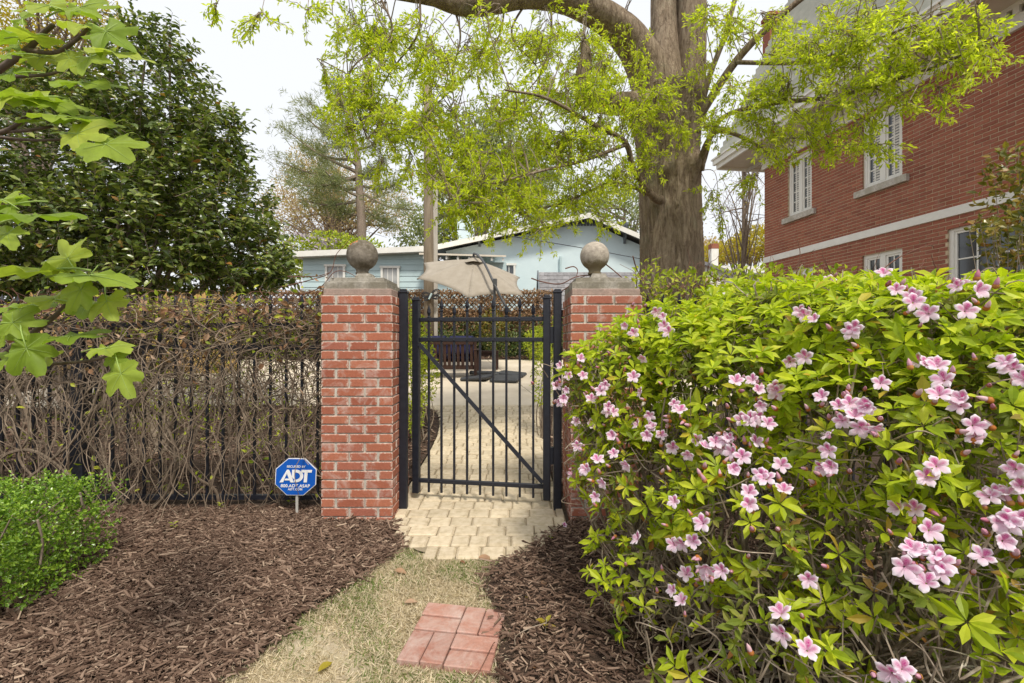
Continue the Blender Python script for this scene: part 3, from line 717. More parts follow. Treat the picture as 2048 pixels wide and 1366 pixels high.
# grey shingled shed beside it
sh = thing('garden_shed', 'small shed with a grey shingle roof and dark gable behind the lattice fence', 'shed', (2.2, 16.6, gz(16)))
x0, x1 = P(1080, 560, 16)[0], 4.6; zr, ze = P(1090, 545, 16.8)[2], P(1090, 612, 15.6)[2]
b = MB(); 
V = [(x0 + .15, 15.8, gz(16)), (x0 + .15, 17.8, gz(16)), (x0 + .15, 17.8, ze), (x0 + .15, 16.8, zr - .1), (x0 + .15, 15.8, ze)]; V += [(x1, y, z) for _, y, z in V]
b.add(V, [[[0, 1, 2, 3, 4]], [[9, 8, 7, 6, 5]], [[0, 4, 9, 5], [1, 6, 7, 2]]]); b.build('wall', M['dark'], sh)
b = MB(); n = 9
for i in range(n):
    t0, t1 = i / n, (i + 1) / n; y0, y1 = 15.55 + 1.25 * t0, 15.55 + 1.25 * t1; z0, z1 = ze - .1 + (zr - ze + .1) * t0, ze - .1 + (zr - ze + .1) * t1
    x = x0
    while x < x1: wd = rng.uniform(.2, .34); b.add([(x, y0 - .01, z0 + .025), (min(x + wd, x1) - .006, y0 - .01, z0 + .025), (min(x + wd, x1) - .006, y1, z1 + .012), (x, y1, z1 + .012), (x, y0, z0 - .02), (min(x + wd, x1), y0, z0 - .02)], [[[0, 1, 2, 3], [4, 5, 1, 0]]]); x += wd
o = b.build('shingles', M['shingle'], sh); o['kind'] = 'stuff'
b = MB(); b.add([(x0, 15.52, ze - .14), (x0, 16.8, zr), (x0, 18.1, ze - .14), (x1, 15.52, ze - .14), (x1, 16.8, zr), (x1, 18.1, ze - .14)], [[[0, 3, 4, 1], [1, 4, 5, 2]]]); b.build('roof', M['shingle'], sh)
b = MB(); b.bar((x0 - .03, 15.5, ze - .12), (x0 - .03, 16.8, zr + .03), .05, .12); b.bar((x0 - .03, 18.1, ze - .12), (x0 - .03, 16.8, zr + .03), .05, .12); b.build('rake_board', M['grey_trim'], sh)

# far house glimpsed right of the oak
fh = thing('far_house', 'pale distant house with a brick topped chimney seen between the oak and brick house', 'house', (12, 27, 1.1))
a = P(1395, 520, 26); b = MB(); b.box((a[0] + 3.5, 29, 3.4), (7, 5, 4.6)); b.build('wall', M['white'], fh)
b = MB(); q0, q1, q2 = A([a[0] - .6, 26.2, 6.3]), A([a[0] + 2.6, 26.2, 5.2]), A([a[0] + 8, 26.2, 5.5])
V = [q0, q1 + A([0, 0, 0]), q2, q0 + A([0, 5, 1]), q1 + A([0, 5, 1]), q2 + A([0, 5, 1])]; V += [v - A([0, 0, .2]) for v in V]
b.add(V, [[[0, 1, 4, 3], [1, 2, 5, 4], [0, 6, 7, 1], [1, 7, 8, 2]]]); b.build('roof', M['shingle'], fh)
p = P(1427, 512, 27); MB().box(p + A([0, 0, -.4]), (.42, .42, 1.6)).build('chimney', M['white'], fh); MB().box(p + A([0, 0, .55]), (.44, .44, .3)).build('chimney_top', M['brick_house'], fh)
# ------------------------------------------------------------------ brick pillars with ball finials
PW, U = .524, .2096
def pillar(x0, y0, label, ball, br, smat, lean):
    """x0, y0: front left corner"""
    cx, cy = x0 + PW / 2, y0 + PW / 2
    t = thing('brick_pillar', label, 'pillar', (cx, cy, 0), 'brick gate pillars')
    w_ = .099
    bms = [MB().box((0, 0, 0), (.1995 + rng.uniform(-.003, .002), w_, .0585), None, 0, .004).mesh('brick', M['brick']) for _ in range(4)]
    n = 25; top = 1.65; z0 = top - n * .0677
    m = MB(); m.box((cx, cy, (top + z0) / 2 - .06), (PW - .018, PW - .018, top - z0 + .12)); m.build('mortar', M['mortar'], t)
    h = PW / 2
    for r in range(n):
        z = z0 + r * .0677 + .034
        for side in range(4):
            for k in range(2):
                a = (-h + .1 + U * k) if r % 2 else (h - .1 - U * k)
                ang = side * pi / 2; px, py = a, -h + w_ / 2
                X = cx + px * cos(ang) - py * sin(ang); Y = cy + px * sin(ang) + py * cos(ang)
                put('brick', bms[int(rng.integers(4))], t, (X + rng.uniform(-.0015, .0015), Y + rng.uniform(-.002, .002), z), (rng.uniform(-.006, .006), rng.uniform(-.006, .006), ang))
    m = MB(); m.box((cx, cy, top + .024), (PW - .024, PW - .024, .048), None, 0, .004); m.build('header_course', M['header'], t)
    def fr(mb, w0, z0, w1, z1):
        V = [(cx + sx * w / 2 + lean * .4, cy + sy * w / 2, z) for w, z in ((w0, z0), (w1, z1)) for sx, sy in ((-1, -1), (1, -1), (1, 1), (-1, 1))]
        mb.add(V, [[[0, 1, 5, 4], [1, 2, 6, 5], [2, 3, 7, 6], [3, 0, 4, 7], [4, 5, 6, 7]]])
    m = MB(); fr(m, .466, top + .046, .462, top + .098); fr(m, .462, top + .098, .405, top + .106); fr(m, .405, top + .106, .395, top + .136); fr(m, .395, top + .136, .14, top + .156); fr(m, .135, top + .154, .10, top + .19)
    m.build('cap_stone', M['cap'], t)
    bx = cx + lean
    m = MB(); m.lathe([(.0, top + .188), (.05, top + .189), (.054, top + .2), (.046, top + .208), (.048, top + .222), (.062, top + .24)], (bx, cy, 0), 28); m.build('neck', M[smat], t, True)
    zc = top + .228 + br * .93; th = np.linspace(-pi / 2, pi / 2, 22)
    m = MB(); m.lathe([(max(br * cos(q), .0005), zc + br * sin(q)) for q in th], (bx, cy, 0), 40); m.build('ball_finial', M[smat], t, True)
    return t
PLX, PRX, PYF = -1.398, .430, 3.33
pillar(PLX, PYF, 'brick pillar left of the gate whose dark stone ball has orange lichen', 1, .1205, 'stone_a', -.045)
pillar(PRX, PYF, 'brick pillar right of the gate half hidden by the azalea with a smooth pale ball', 1, .1135, 'stone_b', -.04)

# ------------------------------------------------------------------ gate posts and gate
def post(mb, x, y, z0, z1, w):
    mb.box((x, y, (z0 + z1) / 2), (w, w, z1 - z0), None, 0, .006)
def post_cap(par, x, y, z, w):
    m = MB(); m.box((x, y, z + .004), (w + .012, w + .012, .016), None, 0, .004); m.box((x, y, z + .018), (w - .008, w - .008, .022), None, 0, .007); m.build('cap', M['iron'], par)
GYP = 3.55
for x, lab in ((-.846, 'square black steel gate post against the left brick pillar'), (.354, 'square black steel gate post carrying the gate hinges')):
    t = thing('gate_post', lab, 'gate post', (x, GYP, 0), 'black gate posts')
    m = MB(); post(m, x, GYP, -.03, 1.69, .062); m.build('shaft', M['iron'], t); post_cap(t, x, GYP, 1.69, .062)
    if x > 0:
        for z in (1.36, .42):
            m = MB(); m.box((x - .043, GYP + .004, z), (.026, .03, .13)); m.build('hinge', M['iron'], t)
g0, g1 = A([.272, 3.552]), A([-.782, 3.722]); gd = (g1 - g0) / np.linalg.norm(g1 - g0); GL = np.linalg.norm(g1 - g0); ga = math.atan2(-gd[1], -gd[0])
gate = thing('iron_gate', 'black spear topped steel gate standing slightly ajar between the brick pillars', 'gate', (g0[0], g0[1], .05))
def gp(s, o=0): return g0 + gd * s + A([-gd[1], gd[0]]) * o
for s in (0, GL):
    q = gp(s); m = MB(); m.box((0, 0, 0), (.056, .056, 1.57), None, 0, .005); put('stile', m.mesh('stile', M['iron']), gate, (q[0], q[1], .075 + .785), (0, 0, ga)); post_cap(gate, q[0], q[1], 1.645, .056)
for z in (1.487, 1.325, .178):
    q = gp(GL / 2); m = MB(); m.box((0, 0, 0), (GL - .056, .027, .034), None, 0, .004); put('rail', m.mesh('rail', M['iron']), gate, (q[0], q[1], z), (0, 0, ga))
us = [861.5, 885.6, 910, 935.5, 960.7, 987.8, 1012, 1038.7, 1064.6]
pm_ = {}
for i, zt_ in ((0, 1.50), (1, 1.55)):
    b = MB(); b.box((0, 0, (zt_ + .085) / 2), (.0165, .0165, zt_ - .085))
    prof = [(.008, zt_), (.0155, zt_ + .006), (.0155, zt_ + .012), (.008, zt_ + .018), (.017, zt_ + .045), (.0125, zt_ + .075), (.001, zt_ + .108)]
    b.lathe(prof, (0, 0, 0), 4); pm_[i] = b.mesh('picket', M['iron'])
bo = MB(); bo.lathe([(.0, .005), (.004, .004), (.006, 0)], (0, 0, 0), 8); bom = bo.mesh('bolt', M['bolt'])
for i in range(9):
    q = gp(GL * (1 - (i + 1) / 10.0)); put('picket', pm_[i % 2], gate, (q[0], q[1], 0), (0, 0, ga))
    for z in (1.487, 1.325, .178):
        p = q - A([-gd[1], gd[0]]) * -.0148; put('bolt', bom, gate, (p[0], p[1], z), (pi / 2, 0, ga))
a, c = gp(GL - .03, .018), gp(.03, .018)
a3, c3 = A([a[0], a[1], 1.29]), A([c[0], c[1], .21])
m = MB(); m.bar(a3, c3, .03, .018); m.build('brace', M['iron'], gate)

# ------------------------------------------------------------------ fence left (and the stub on the right)
FY = 3.62
fence = thing('iron_fence', 'black steel picket fence tangled with dead vines left of the gate', 'fence', (-2.9, FY, 0))
pkm = MB(); pkm.box((0, 0, .79), (.0175, .0175, 1.52)); pkm.lathe([(.009, 1.55), (.017, 1.57), (.017, 1.58), (.009, 1.585), (.018, 1.61), (.001, 1.67)], (0, 0, 0), 4); pkm = pkm.mesh('picket', M['iron'])
x = -1.545; i = 0
while x > -5.6:
    if i == 15 or i == 32:
        m = MB(); post(m, x, FY, -.05, 1.68, .10); m.build('post', M['iron'], fence)
    else: put('picket', pkm, fence, (x, FY, .02))
    x -= .1255; i += 1
for z in (1.44, 1.265, .075):
    m = MB(); m.box((-3.52, FY, z), (4.2, .034, .036)); m.build('rail', M['iron'], fence)
fr_ = thing('iron_fence', 'short run of black picket fence behind the azalea right of the gate', 'fence', (2.2, FY, 0))
for k in range(20): put('picket', pkm, fr_, (1.08 + k * .1255, FY, .02))
for z in (1.44, 1.265, .075):
    m = MB(); m.box((2.25, FY, z), (2.6, .034, .036)); m.build('rail', M['iron'], fr_)

# ------------------------------------------------------------------ security sign
sx, sy = -1.612, 3.40
sg = thing('yard_sign', 'blue octagonal security sign on a grey stake beside the left brick pillar', 'sign', (sx, sy, gz(sy)))
MB().box((sx + .006, sy, .15), (.018, .008, .42)).build('stake', M['stake'], sg)
sc_ = P(592, 953.5, sy - .01); yaw, roll = radians(6), radians(2.5)
SR = np.array((Matrix.Rotation(yaw, 3, 'Z') @ Matrix.Rotation(roll, 3, 'Y')))
def octo(mb, r, y0, y1, mi=0):
    V = [A([r * cos(pi / 8 + k * pi / 4), y, r * sin(pi / 8 + k * pi / 4) * .94]) for y in (y0, y1) for k in range(8)]
    mb.add(A(V) @ SR.T + sc_, [[list(range(8))], [list(range(8, 16))[::-1]], [[i, i + 8, (i + 1) % 8 + 8, (i + 1) % 8] for i in range(8)]], mi); return mb
R_ = .146 / cos(pi / 8)
octo(MB(), R_, -.002, .006).build('border', M['sign_white'], sg)
octo(MB(), R_ * .965, -.0042, -.0022).build('panel', M['sign_blue'], sg)
def flat(polys, name, y=-.0072):
    b = MB()
    for pl in polys:
        V = [A([x, y, z]) for x, z in pl] + [A([x, y + .0012, z]) for x, z in pl]; n = len(pl)
        b.add(A(V) @ SR.T + sc_, [[list(range(n))], [[i, i + n, (i + 1) % n + n, (i + 1) % n] for i in range(n)]])
    return b.build(name, M['sign_white'], sg)
k = .29 / 590.; X0, Z0 = 550., 560.
def q_(pts): return [((x - X0) * k, -(y - Z0) * k) for x, y in pts]
arc = lambda cx, cy, rx, ry, a0, a1, n=12: [(cx + rx * sin(a0 + (a1 - a0) * i / n), cy - ry * cos(a0 + (a1 - a0) * i / n)) for i in range(n + 1)]
polys = [q_([(420, 450), (445, 450), (385, 600), (375, 640), (318, 645)]), q_([(445, 450), (462, 470), (527, 642), (478, 642), (425, 520), (428, 492)]), q_([(398, 585), (455, 585), (466, 612), (387, 612)]),
         q_([(494, 450), (534, 450), (534, 600), (494, 560)])]
od = arc(545, 545, 116, 97, 0, pi); idd = arc(545, 545, 68, 55, 0, pi)
for i in range(12): polys.append(q_([od[i], od[i + 1], idd[i + 1], idd[i]]))
polys += [q_([(530, 448), (548, 448), (548, 491), (530, 491)]), q_([(530, 600), (548, 600), (548, 642), (540, 642), (530, 620)]), q_([(628, 450), (786, 450), (780, 490), (628, 490)]), q_([(676, 490), (722, 490), (716, 640), (668, 640)])]
flat(polys, 'logo_letters')
def text(s, zc, size, name, spacing=1.05):
    cu = bpy.data.curves.new(name, 'FONT'); cu.body = s; cu.size = size; cu.align_x = 'CENTER'; cu.align_y = 'CENTER'; cu.space_character = spacing; cu.offset = size * .022; cu.extrude = .0006
    o = bpy.data.objects.new(name, cu); C.objects.link(o); bpy.context.view_layer.update()
    me = bpy.data.meshes.new_from_object(o.evaluated_get(bpy.context.evaluated_depsgraph_get())); bpy.data.objects.remove(o)
    n = len(me.vertices); co = np.zeros(n * 3); me.vertices.foreach_get('co', co); co = co.reshape(-1, 3)
    W = np.stack([co[:, 0] , -.0062 - co[:, 2], co[:, 1] + zc], 1) @ SR.T + sc_
    me.vertices.foreach_set('co', W.ravel()); me.materials.clear(); me.materials.append(M['sign_white']); me.update()
    put(name, me, sg)
text('SECURED BY', .0765, .0225, 'lettering'); text('800.ADT.ASAP', -.067, .0315, 'lettering', 1.06); text('ADT.COM', -.092, .0215, 'lettering', 1.08)

# ------------------------------------------------------------------ garden furniture behind the gate
def gy(D): return gz(D) + .01
bc = A([P(953, 700, 9.7)[0] - .64, 9.7]); bz = gy(9.9)
bn = thing('garden_bench', 'brown slatted wooden bench seen from behind with navy cushions', 'bench', (bc[0], bc[1], bz))
W2 = .64; Bx = lambda n, c, d, m='bench', r=None: put(n, MB().box((0, 0, 0), d, None, 0, min(.006, min(d) / 4)).mesh(n, M[m]), bn, (bc[0] + c[0], bc[1] + c[1], bz + c[2]), r)
til = radians(8)
for sx_ in (-1, 1):
    Bx('leg', (sx_ * (W2 - .03), .06, .40), (.06, .06, .82), r=(til, 0, 0)); Bx('leg', (sx_ * (W2 - .03), .72, .30), (.06, .06, .60)); Bx('arm', (sx_ * (W2 - .03), .38, .62), (.075, .78, .03))
Bx('back_rail', (0, .02, .765), (2 * W2 - .12, .035, .07), r=(til, 0, 0)); Bx('back_rail', (0, .13, .24), (2 * W2 - .12, .035, .09), r=(til, 0, 0))
sm = MB().box((0, 0, 0), (.062, .018, .46), None, 0, .003).mesh('slat', M['bench'])
for k in range(12): put('slat', sm, bn, (bc[0] - W2 + .11 + k * (2 * W2 - .22) / 11, bc[1] + .075, bz + .51), (til, 0, 0))
for k in range(6): Bx('seat_slat', (0, .2 + k * .1, .36), (2 * W2 - .12, .085, .02))
for sx_ in (-1, 1):
    for nm, c, d in (('cushion', (sx_ * .3, .24, .70), (.58, .16, .44)), ('seat_cushion', (sx_ * .3, .45, .43), (.58, .55, .12))):
        tag(put(nm, MB().box((0, 0, 0), d, None, 0, .05).mesh(nm, M['navy'], True), None, (bc[0] + c[0], bc[1] + c[1], bz + c[2]), (til if nm == 'cushion' else 0, 0, rng.uniform(-.03, .03))),
            ('navy back cushion' if nm == 'cushion' else 'navy seat cushion') + (' at the left end of the brown bench' if sx_ < 0 else ' at the right end of the brown bench'), 'cushion', 'navy bench cushions')
tp = P(974, 705, 11.0); tz = gy(11.2)
tb = thing('side_table', 'low brown wooden side table beyond the right end of the bench', 'table', (tp[0], 11.2, tz))
MB().box((tp[0], 11.2, tz + .43), (.56, .5, .05), None, 0, .006).build('tabletop', M['bench'], tb)
lm = MB().box((0, 0, 0), (.05, .05, .41)).mesh('leg', M['bench'])
for a_ in (-1, 1):
    for b_ in (-1, 1): put('leg', lm, tb, (tp[0] + a_ * .24, 11.2 + b_ * .21, tz + .205))
MB().box((tp[0], 11.0, tz + .37), (.44, .02, .07)).build('apron', M['bench'], tb)
# cantilever umbrella
um = thing('cantilever_umbrella', 'tan cantilever parasol tilted toward the gate on a cross shaped base', 'umbrella', (P(989, 750, 9.9)[0], 9.9, gy(9.9)))
ap = P(948, 519, 10.7)
rim = [ap + A(q) for q in ((-1.27, -.35, -.50), (-.03, -1.05, -1.0), (1.16, -.55, -.91), (1.08, .45, -.36), (0, 1.1, .08), (-1.30, .6, .02))]
b = MB(); n = 10; m_ = 8
for i in range(6):
    p, q = rim[i], rim[(i + 1) % 6]; V = []
    for r in range(n + 1):
        t = r / n
        for s in range(m_ + 1):
            u_ = s / m_; e = p * (1 - u_) + q * u_; bulge = u_ * (1 - u_) * 4
            inward = (ap - e) * .10 * bulge * t * t
            V.append(ap + (e - ap) * t + inward + A([0, 0, -.10 * bulge * t * (1.25 - t) + .022 * sin(pi * t)]))
    Q = [[r * (m_ + 1) + s, r * (m_ + 1) + s + 1, (r + 1) * (m_ + 1) + s + 1, (r + 1) * (m_ + 1) + s] for r in range(n) for s in range(m_)]
    b.add(V, Q)
o = b.build('canopy', M['canvas'], um, True); md = o.modifiers.new('cloth', 'SOLIDIFY'); md.thickness = .006
b = MB(); nv = 24
V = [ap + A([0, 0, .06])] + [ap + A([.22 * cos(t), .22 * sin(t), -.03 + .02 * sin(3 * t) - .09 * sin(t) * -1 * .7]) for t in np.linspace(0, 2 * pi, nv, endpoint=False)]
b.add(V, [[[0, 1 + i, 1 + (i + 1) % nv] for i in range(nv)]]); o = b.build('vent_flap', M['canvas'], um); md = o.modifiers.new('cloth', 'SOLIDIFY'); md.thickness = .006
for i in range(6):
    MB().tube([ap + (rim[i] - ap) * t + A([0, 0, .022 * sin(pi * t) - .018]) for t in np.linspace(.05, 1, 8)], .012, 5).build('rib', M['metal_dark'], um)
MB().tube([P(989, 757, 9.9), P(989, 560, 9.9)], .030, 10).build('mast', M['metal_dark'], um)
MB().tube(smooth_path([ap + A([0, 0, .02]), ap + A([.0, -.02, .13]), P(956, 511, 10.5), P(969, 527, 10.25), P(985, 560, 9.88), P(1000, 592, 9.8), P(1016, 620, 9.75)], 6), .028, 8).build('arm', M['metal_dark'], um, True)
b = MB(); b.box(P(990, 565, 9.87), (.09, .12, .16), None, 0, .01); b.build('joint', M['metal_dark'], um); b = MB(); b.bar(P(1013, 615, 9.75), P(1021, 624, 9.75), .05); b.build('handle', M['plastic'], um)
bcx = A([P(990, 752, 9.95)[0], 9.95]); th = radians(33)
for k in range(4):
    an = th + k * pi / 2; c2_ = bcx + A([cos(an), sin(an)]) * .45
    m = MB().box((0, 0, 0), (.58, .58, .085), None, 0, .03); put('base_weight', m.mesh('base_weight', M['plastic']), um, (c2_[0], c2_[1], gy(c2_[1]) + .045), (math.atan(.089), 0, an + pi / 4))
MB().box((bcx[0], bcx[1], gy(9.9) + .06), (.16, .16, .10), None, 0, .01).build('base_plate', M['metal_dark'], um)
# pole, conduit, butterfly and wires
pp = P(856, 600, 12.6)
up = thing('utility_pole', 'weathered round timber utility pole behind the bench with a grey board beside it', 'pole', (pp[0], 12.6, gz(12.6)))
MB().tube([(pp[0] + .03, 12.6, gz(12.6) - .1), (pp[0] + .02, 12.6, 3), (pp[0], 12.6, 8.5)], [.145, .14, .12], 16).build('shaft', M['pole'], up, True)
MB().box((pp[0] + .20, 12.66, 3.4), (.11, .07, 6.0)).build('conduit_board', M['grey_wood'], up)
bf = P(862, 592, 12.4); bt = thing('butterfly_ornament', 'dark metal butterfly ornament hung on the utility pole', 'ornament', bf)
for sx_, sz_, r1, rr_ in ((-1, .25, .24, -.5), (1, .7, .27, .9), (-1, -.6, .2, -.9), (1, -.25, .2, .4)):
    ang = math.atan2(sz_, sx_); c0 = bf + A([cos(ang), 0, sin(ang)]) * r1 * .55
    for f_ in (1, .6): MB().tube([c0 + f_ * (A([cos(ang), 0, sin(ang)]) * r1 * .5 * cos(t) + A([-sin(ang), 0, cos(ang)]) * r1 * .3 * sin(t)) for t in np.linspace(0, 2 * pi, 15)], .014, 5).build('wing', M['dark'], bt)
MB().tube([bf + A([-.05, -.03, -.09]), bf + A([.03, -.03, .07])], .026, 8).build('body', M['blue_board'], bt)
def wire(pts, r, lab): tag(MB().tube(smooth_path(pts, 8), r, 4).build('overhead_wire', M['wire']), lab, 'wire')
wire([(pp[0], 12.6, 4.3), P(930, 460, 14), P(1130, 490, 15), P(1290, 519, 16)], .013, 'thin dark wire sagging across the pale blue gable')
wire([P(1380, 409, 15), P(1430, 420, 16), P(1545, 432, 17)], .012, 'thin wire crossing the sky between the oak and the brick house')

# lattice fence smothered in dead creeper at the back
LY = 14.2; lx0, lx1 = -10.0, P(1107, 600, LY)[0]; lz1 = P(900, 584, LY)[2]; lz0 = gz(LY)
lf = thing('lattice_fence', 'tall wooden lattice fence smothered in brown dead creeper behind the patio', 'fence', (-2, LY, lz0))
x = lx0
while x < lx1 + .1: put('post', MB().box((0, 0, 0), (.1, .1, lz1 - lz0)).mesh('post', M['lattice']), lf, (x, LY + .02, (lz0 + lz1) / 2)); x += (lx1 - lx0) / 5
for z in (lz1 - .04, lz1 - .62): MB().box(((lx0 + lx1) / 2, LY, z), (lx1 - lx0, .05, .07)).build('rail', M['lattice'], lf)
MB().box(((lx0 + lx1) / 2, LY + .05, (lz0 + lz1 - .66) / 2), (lx1 - lx0, .04, lz1 - .66 - lz0)).build('panel', M['lattice'], lf)
b = MB(); x = lx0 - .5
while x < lx1:
    for sg_ in (1, -1):
        p0, p1 = A([x, LY - .01 * sg_, lz1 - .62]), A([x + sg_ * .56, LY - .01 * sg_, lz1 - .06])
        if lx0 < min(p0[0], p1[0]) and max(p0[0], p1[0]) < lx1: b.bar(p0, p1, .034, .012)
    x += .15
o = b.build('lattice_strips', M['lattice'], lf); o['kind'] = 'stuff'
nb = 34000; xx = rng.uniform(lx0, lx1, nb); zz = rng.uniform(lz0 + .75, lz1 + .06, nb)
band = (lz1 - zz); clump = np.sin(xx * 3.1) + np.sin(xx * 7.3 + 2) * .6
keep = ~((band > .06) & (band < .19) & (rng.random(nb) < .82 - .35 * (clump > .5))) & ~((band > .36) & (band < .50) & (rng.random(nb) < .88 - .35 * (clump > .8))); keep |= (np.abs(xx - P(988, 0, LY)[0]) < .25) | (np.abs(xx - P(845, 0, LY)[0]) < .3)
pos = np.stack([xx, LY - .06 - np.abs(rng.normal(size=nb)) * .07, zz], 1)[keep]
R = frames(rdir(len(pos), -.7), rdir(len(pos)) + A([0, -1, .3]), rng.uniform(.05, .11, len(pos)))
tc = thing('creeper', 'brown dead creeper thatch over the lattice fence', 'creeper', (-2, LY - .1, lz0))
o = MB().inst(LEAF4, R, pos).build('dead_leaves', M['thatch'], tc); o['kind'] = 'stuff'
nb = 16000; xx = rng.uniform(lx0, lx1 + 1.5, nb); zz = lz0 + np.abs(rng.normal(size=nb)) * .55; k_ = zz < lz0 + 1.25 + .15 * np.sin(xx * 2.3)
pos = np.stack([xx, LY - .15 - np.abs(rng.normal(size=nb)) * .12, zz], 1)[k_]
R = frames(rdir(len(pos), -.6), rdir(len(pos)) + A([0, -1.2, .5]), rng.uniform(.06, .13, len(pos)))
o = MB().inst(LEAF4, R, pos).build('ivy_leaves', M['ivy'], tc); o['kind'] = 'stuff'

# yellow board fence glimpsed through the vines on the left
yf = thing('board_fence', 'yellow cedar board fence glimpsed over the vines on the left', 'fence', (-8, 10.6, gz(10)))
a, c = P(60, 600, 10.6)[0], P(485, 600, 10.6)[0]; x = a
while x < c: hgt = P(0, 583, 10.6)[2] + rng.uniform(-.02, .02); put('board', MB().box((0, 0, 0), (.135, .022, hgt - .5)).mesh('board', M['yellow_wood']), yf, (x, 10.6 + rng.uniform(-.004, .004), (hgt + .5) / 2)); x += .142
MB().box(((a + c) / 2, 10.66, 1.2), (c - a, .05, .09)).build('rail', M['yellow_wood'], yf)
# ------------------------------------------------------------------ plants
def ell(lobes, n, lo=.7, hi=1.02, up=0.0):
    """points with outward normals on a union of ellipsoids (cx,cy,cz,rx,ry,rz)"""
    L_ = A(lobes, float); wgt = (L_[:, 3] * L_[:, 5] + L_[:, 3] * L_[:, 4] + L_[:, 4] * L_[:, 5]); ix = rng.choice(len(L_), n, p=wgt / wgt.sum())
    d = rdir(n); d[:, 2] += up; d = nrm(d); r = rng.uniform(lo ** 3, hi ** 3, n) ** (1 / 3.)
    p = L_[ix, :3] + d * L_[ix, 3:] * r[:, None]; nn = nrm(d / L_[ix, 3:])
    q = (((p[:, None] - L_[None, :, :3]) / L_[None, :, 3:]) ** 2).sum(2); q[np.arange(n), ix] = 9
    k = q.min(1) > lo * lo * .8
    return p[k], nn[k]
def lobe(u, v, ru, rv, Y, ry): c = P(u, v, Y); return (*c, ru * Y / F, ry, rv * Y / F)

# ---- oak
TY = 6.2
oak = thing('oak_tree', 'big oak with furrowed trunk and fresh green leaves arching over the gate', 'tree', (*P(1341, 683, TY)[:2], gz(TY)))
skel = []
def limb(pts, name='limb', k=10, n=8, bumpy=.0, mat='bark'):
    """pts: (u, v, depth, width in px at that depth)"""
    q = A([[*P(u, v, Y), w_ * Y / F / 2] for u, v, Y, w_ in pts]); s = smooth_path(q, n)
    skel.append(s); b = MB(); b.tube(s[:, :3], s[:, 3], k)
    if bumpy:
        V = b.v[0]; i = np.arange(len(V)) // k; c = s[i, :3]; d = V - c; th = np.arctan2(d[:, 1], d[:, 0])
        f = 1 + bumpy * (np.sin(th * 3 + V[:, 2] * 1.3) * .5 + np.sin(th * 7 + V[:, 2] * 2.1) * .45 + np.sin(th * 13 + V[:, 2] * .9) * .3) + rng.normal(size=len(V)) * bumpy * .12
        if k > 100:
            z_ = V[:, 2]; rr = np.random.default_rng(5); h = np.zeros(len(V))
            for m_i in (17, 23, 31, 38, 47): h += np.abs(np.sin(m_i * th / 2 * 1.0 + rr.uniform(0, 6) + .9 * np.sin(z_ * rr.uniform(1.5, 4) + rr.uniform(0, 6)) + .5 * np.sin(z_ * rr.uniform(5, 9)) + .6 * np.sin(th * 3 + z_ * rr.uniform(2, 5)))) ** .7
            f += .045 * (h / 5 - .6)
        for (bu, bv, ang, am) in ((1310, 355, -2.0, .16), (1350, 450, -1.6, .12), (1395, 345, -1.1, .22), (1362, 490, -1.4, .12), (1325, 430, -1.9, .1)):
            z = P(bu, bv, TY)[2]; f += am * np.exp(-((V[:, 2] - z) / .13) ** 2 - ((th - ang + pi) % (2 * pi) - pi) ** 2 / .12)
        b.v[0] = c + d * f[:, None]
    return b.build(name, M[mat], oak, True)
limb([(1341, 700, TY, 150), (1341, 600, TY, 126), (1341, 500, TY, 116), (1340, 380, TY, 114), (1338, 300, TY, 118), (1335, 240, TY, 130), (1334, 190, TY, 132)], 'trunk', 150, 40, .055)
limb([(1330, 230, TY, 95), (1330, 120, TY + .1, 62), (1330, 0, TY + .3, 56), (1325, -200, TY + .6, 50)], 'limb', 24, 10, .05)
limb([(1375, 240, TY, 70), (1382, 150, TY, 56), (1384, 60, TY, 54), (1386, -150, TY + .1, 50)], 'limb', 24, 10, .05)
limb([(1318, 230, TY, 90), (1300, 150, TY - .1, 80), (1262, 80, TY - .3, 68), (1205, 30, TY - .5, 58), (1130, -2, TY - .7, 54), (1050, -12, TY - .9, 52), (975, 2, TY - 1.1, 50), (920, 8, TY - 1.2, 42), (860, -8, TY - 1.4, 34), (760, -24, TY - 1.7, 28), (600, -70, TY - 2.0, 24)], 'limb', 24, 10, .06)
limb([(1290, 205, TY - .15, 46), (1240, 207, TY - .5, 42), (1185, 200, TY - .8, 42), (1166, 165, TY - .95, 34), (1172, 115, TY - 1.0, 24), (1168, 84, TY - 1., 14)], 'limb', 18, 8, .08)
limb([(1385, 260, TY - .3, 26), (1410, 215, TY - .4, 17), (1470, 125, TY - .6, 15), (1530, 60, TY - .8, 13), (1606, -5, TY - 1.0, 11), (1720, -90, TY - 1.2, 9)], 'limb', 10)
limb([(1395, 240, TY - .3, 14), (1420, 150, TY - .4, 11), (1450, 70, TY - .4, 10), (1480, -40, TY - .5, 9)], 'limb', 8)
limb([(1400, 340, TY - .3, 18), (1412, 290, TY - .5, 12), (1440, 262, TY - .8, 9), (1505, 285, TY - 1.0, 7), (1560, 330, TY - 1.3, 5)], 'limb', 8)
limb([(1320, 400, TY - .35, 20), (1305, 392, TY - .5, 15), (1268, 340, TY - .8, 12), (1250, 285, TY - 1.0, 11), (1190, 250, TY - 1.3, 9), (1094, 197, TY - 1.6, 6), (1010, 180, TY - 1.9, 4)], 'limb', 8)
limb([(1405, 330, TY - .3, 10), (1440, 240, TY - .7, 9), (1540, 208, TY - 1.3, 9), (1660, 195, TY - 1.9, 8), (1770, 165, TY - 2.3, 7), (1880, 130, TY - 2.7, 6), (1990, 72, TY - 3.0, 4)], 'limb', 8)
limb([(1470, 125, TY - .6, 9), (1600, 125, TY - 1.4, 8), (1700, 100, TY - 2.0, 6), (1800, 60, TY - 2.4, 5), (1930, 10, TY - 2.8, 4)], 'limb', 7)
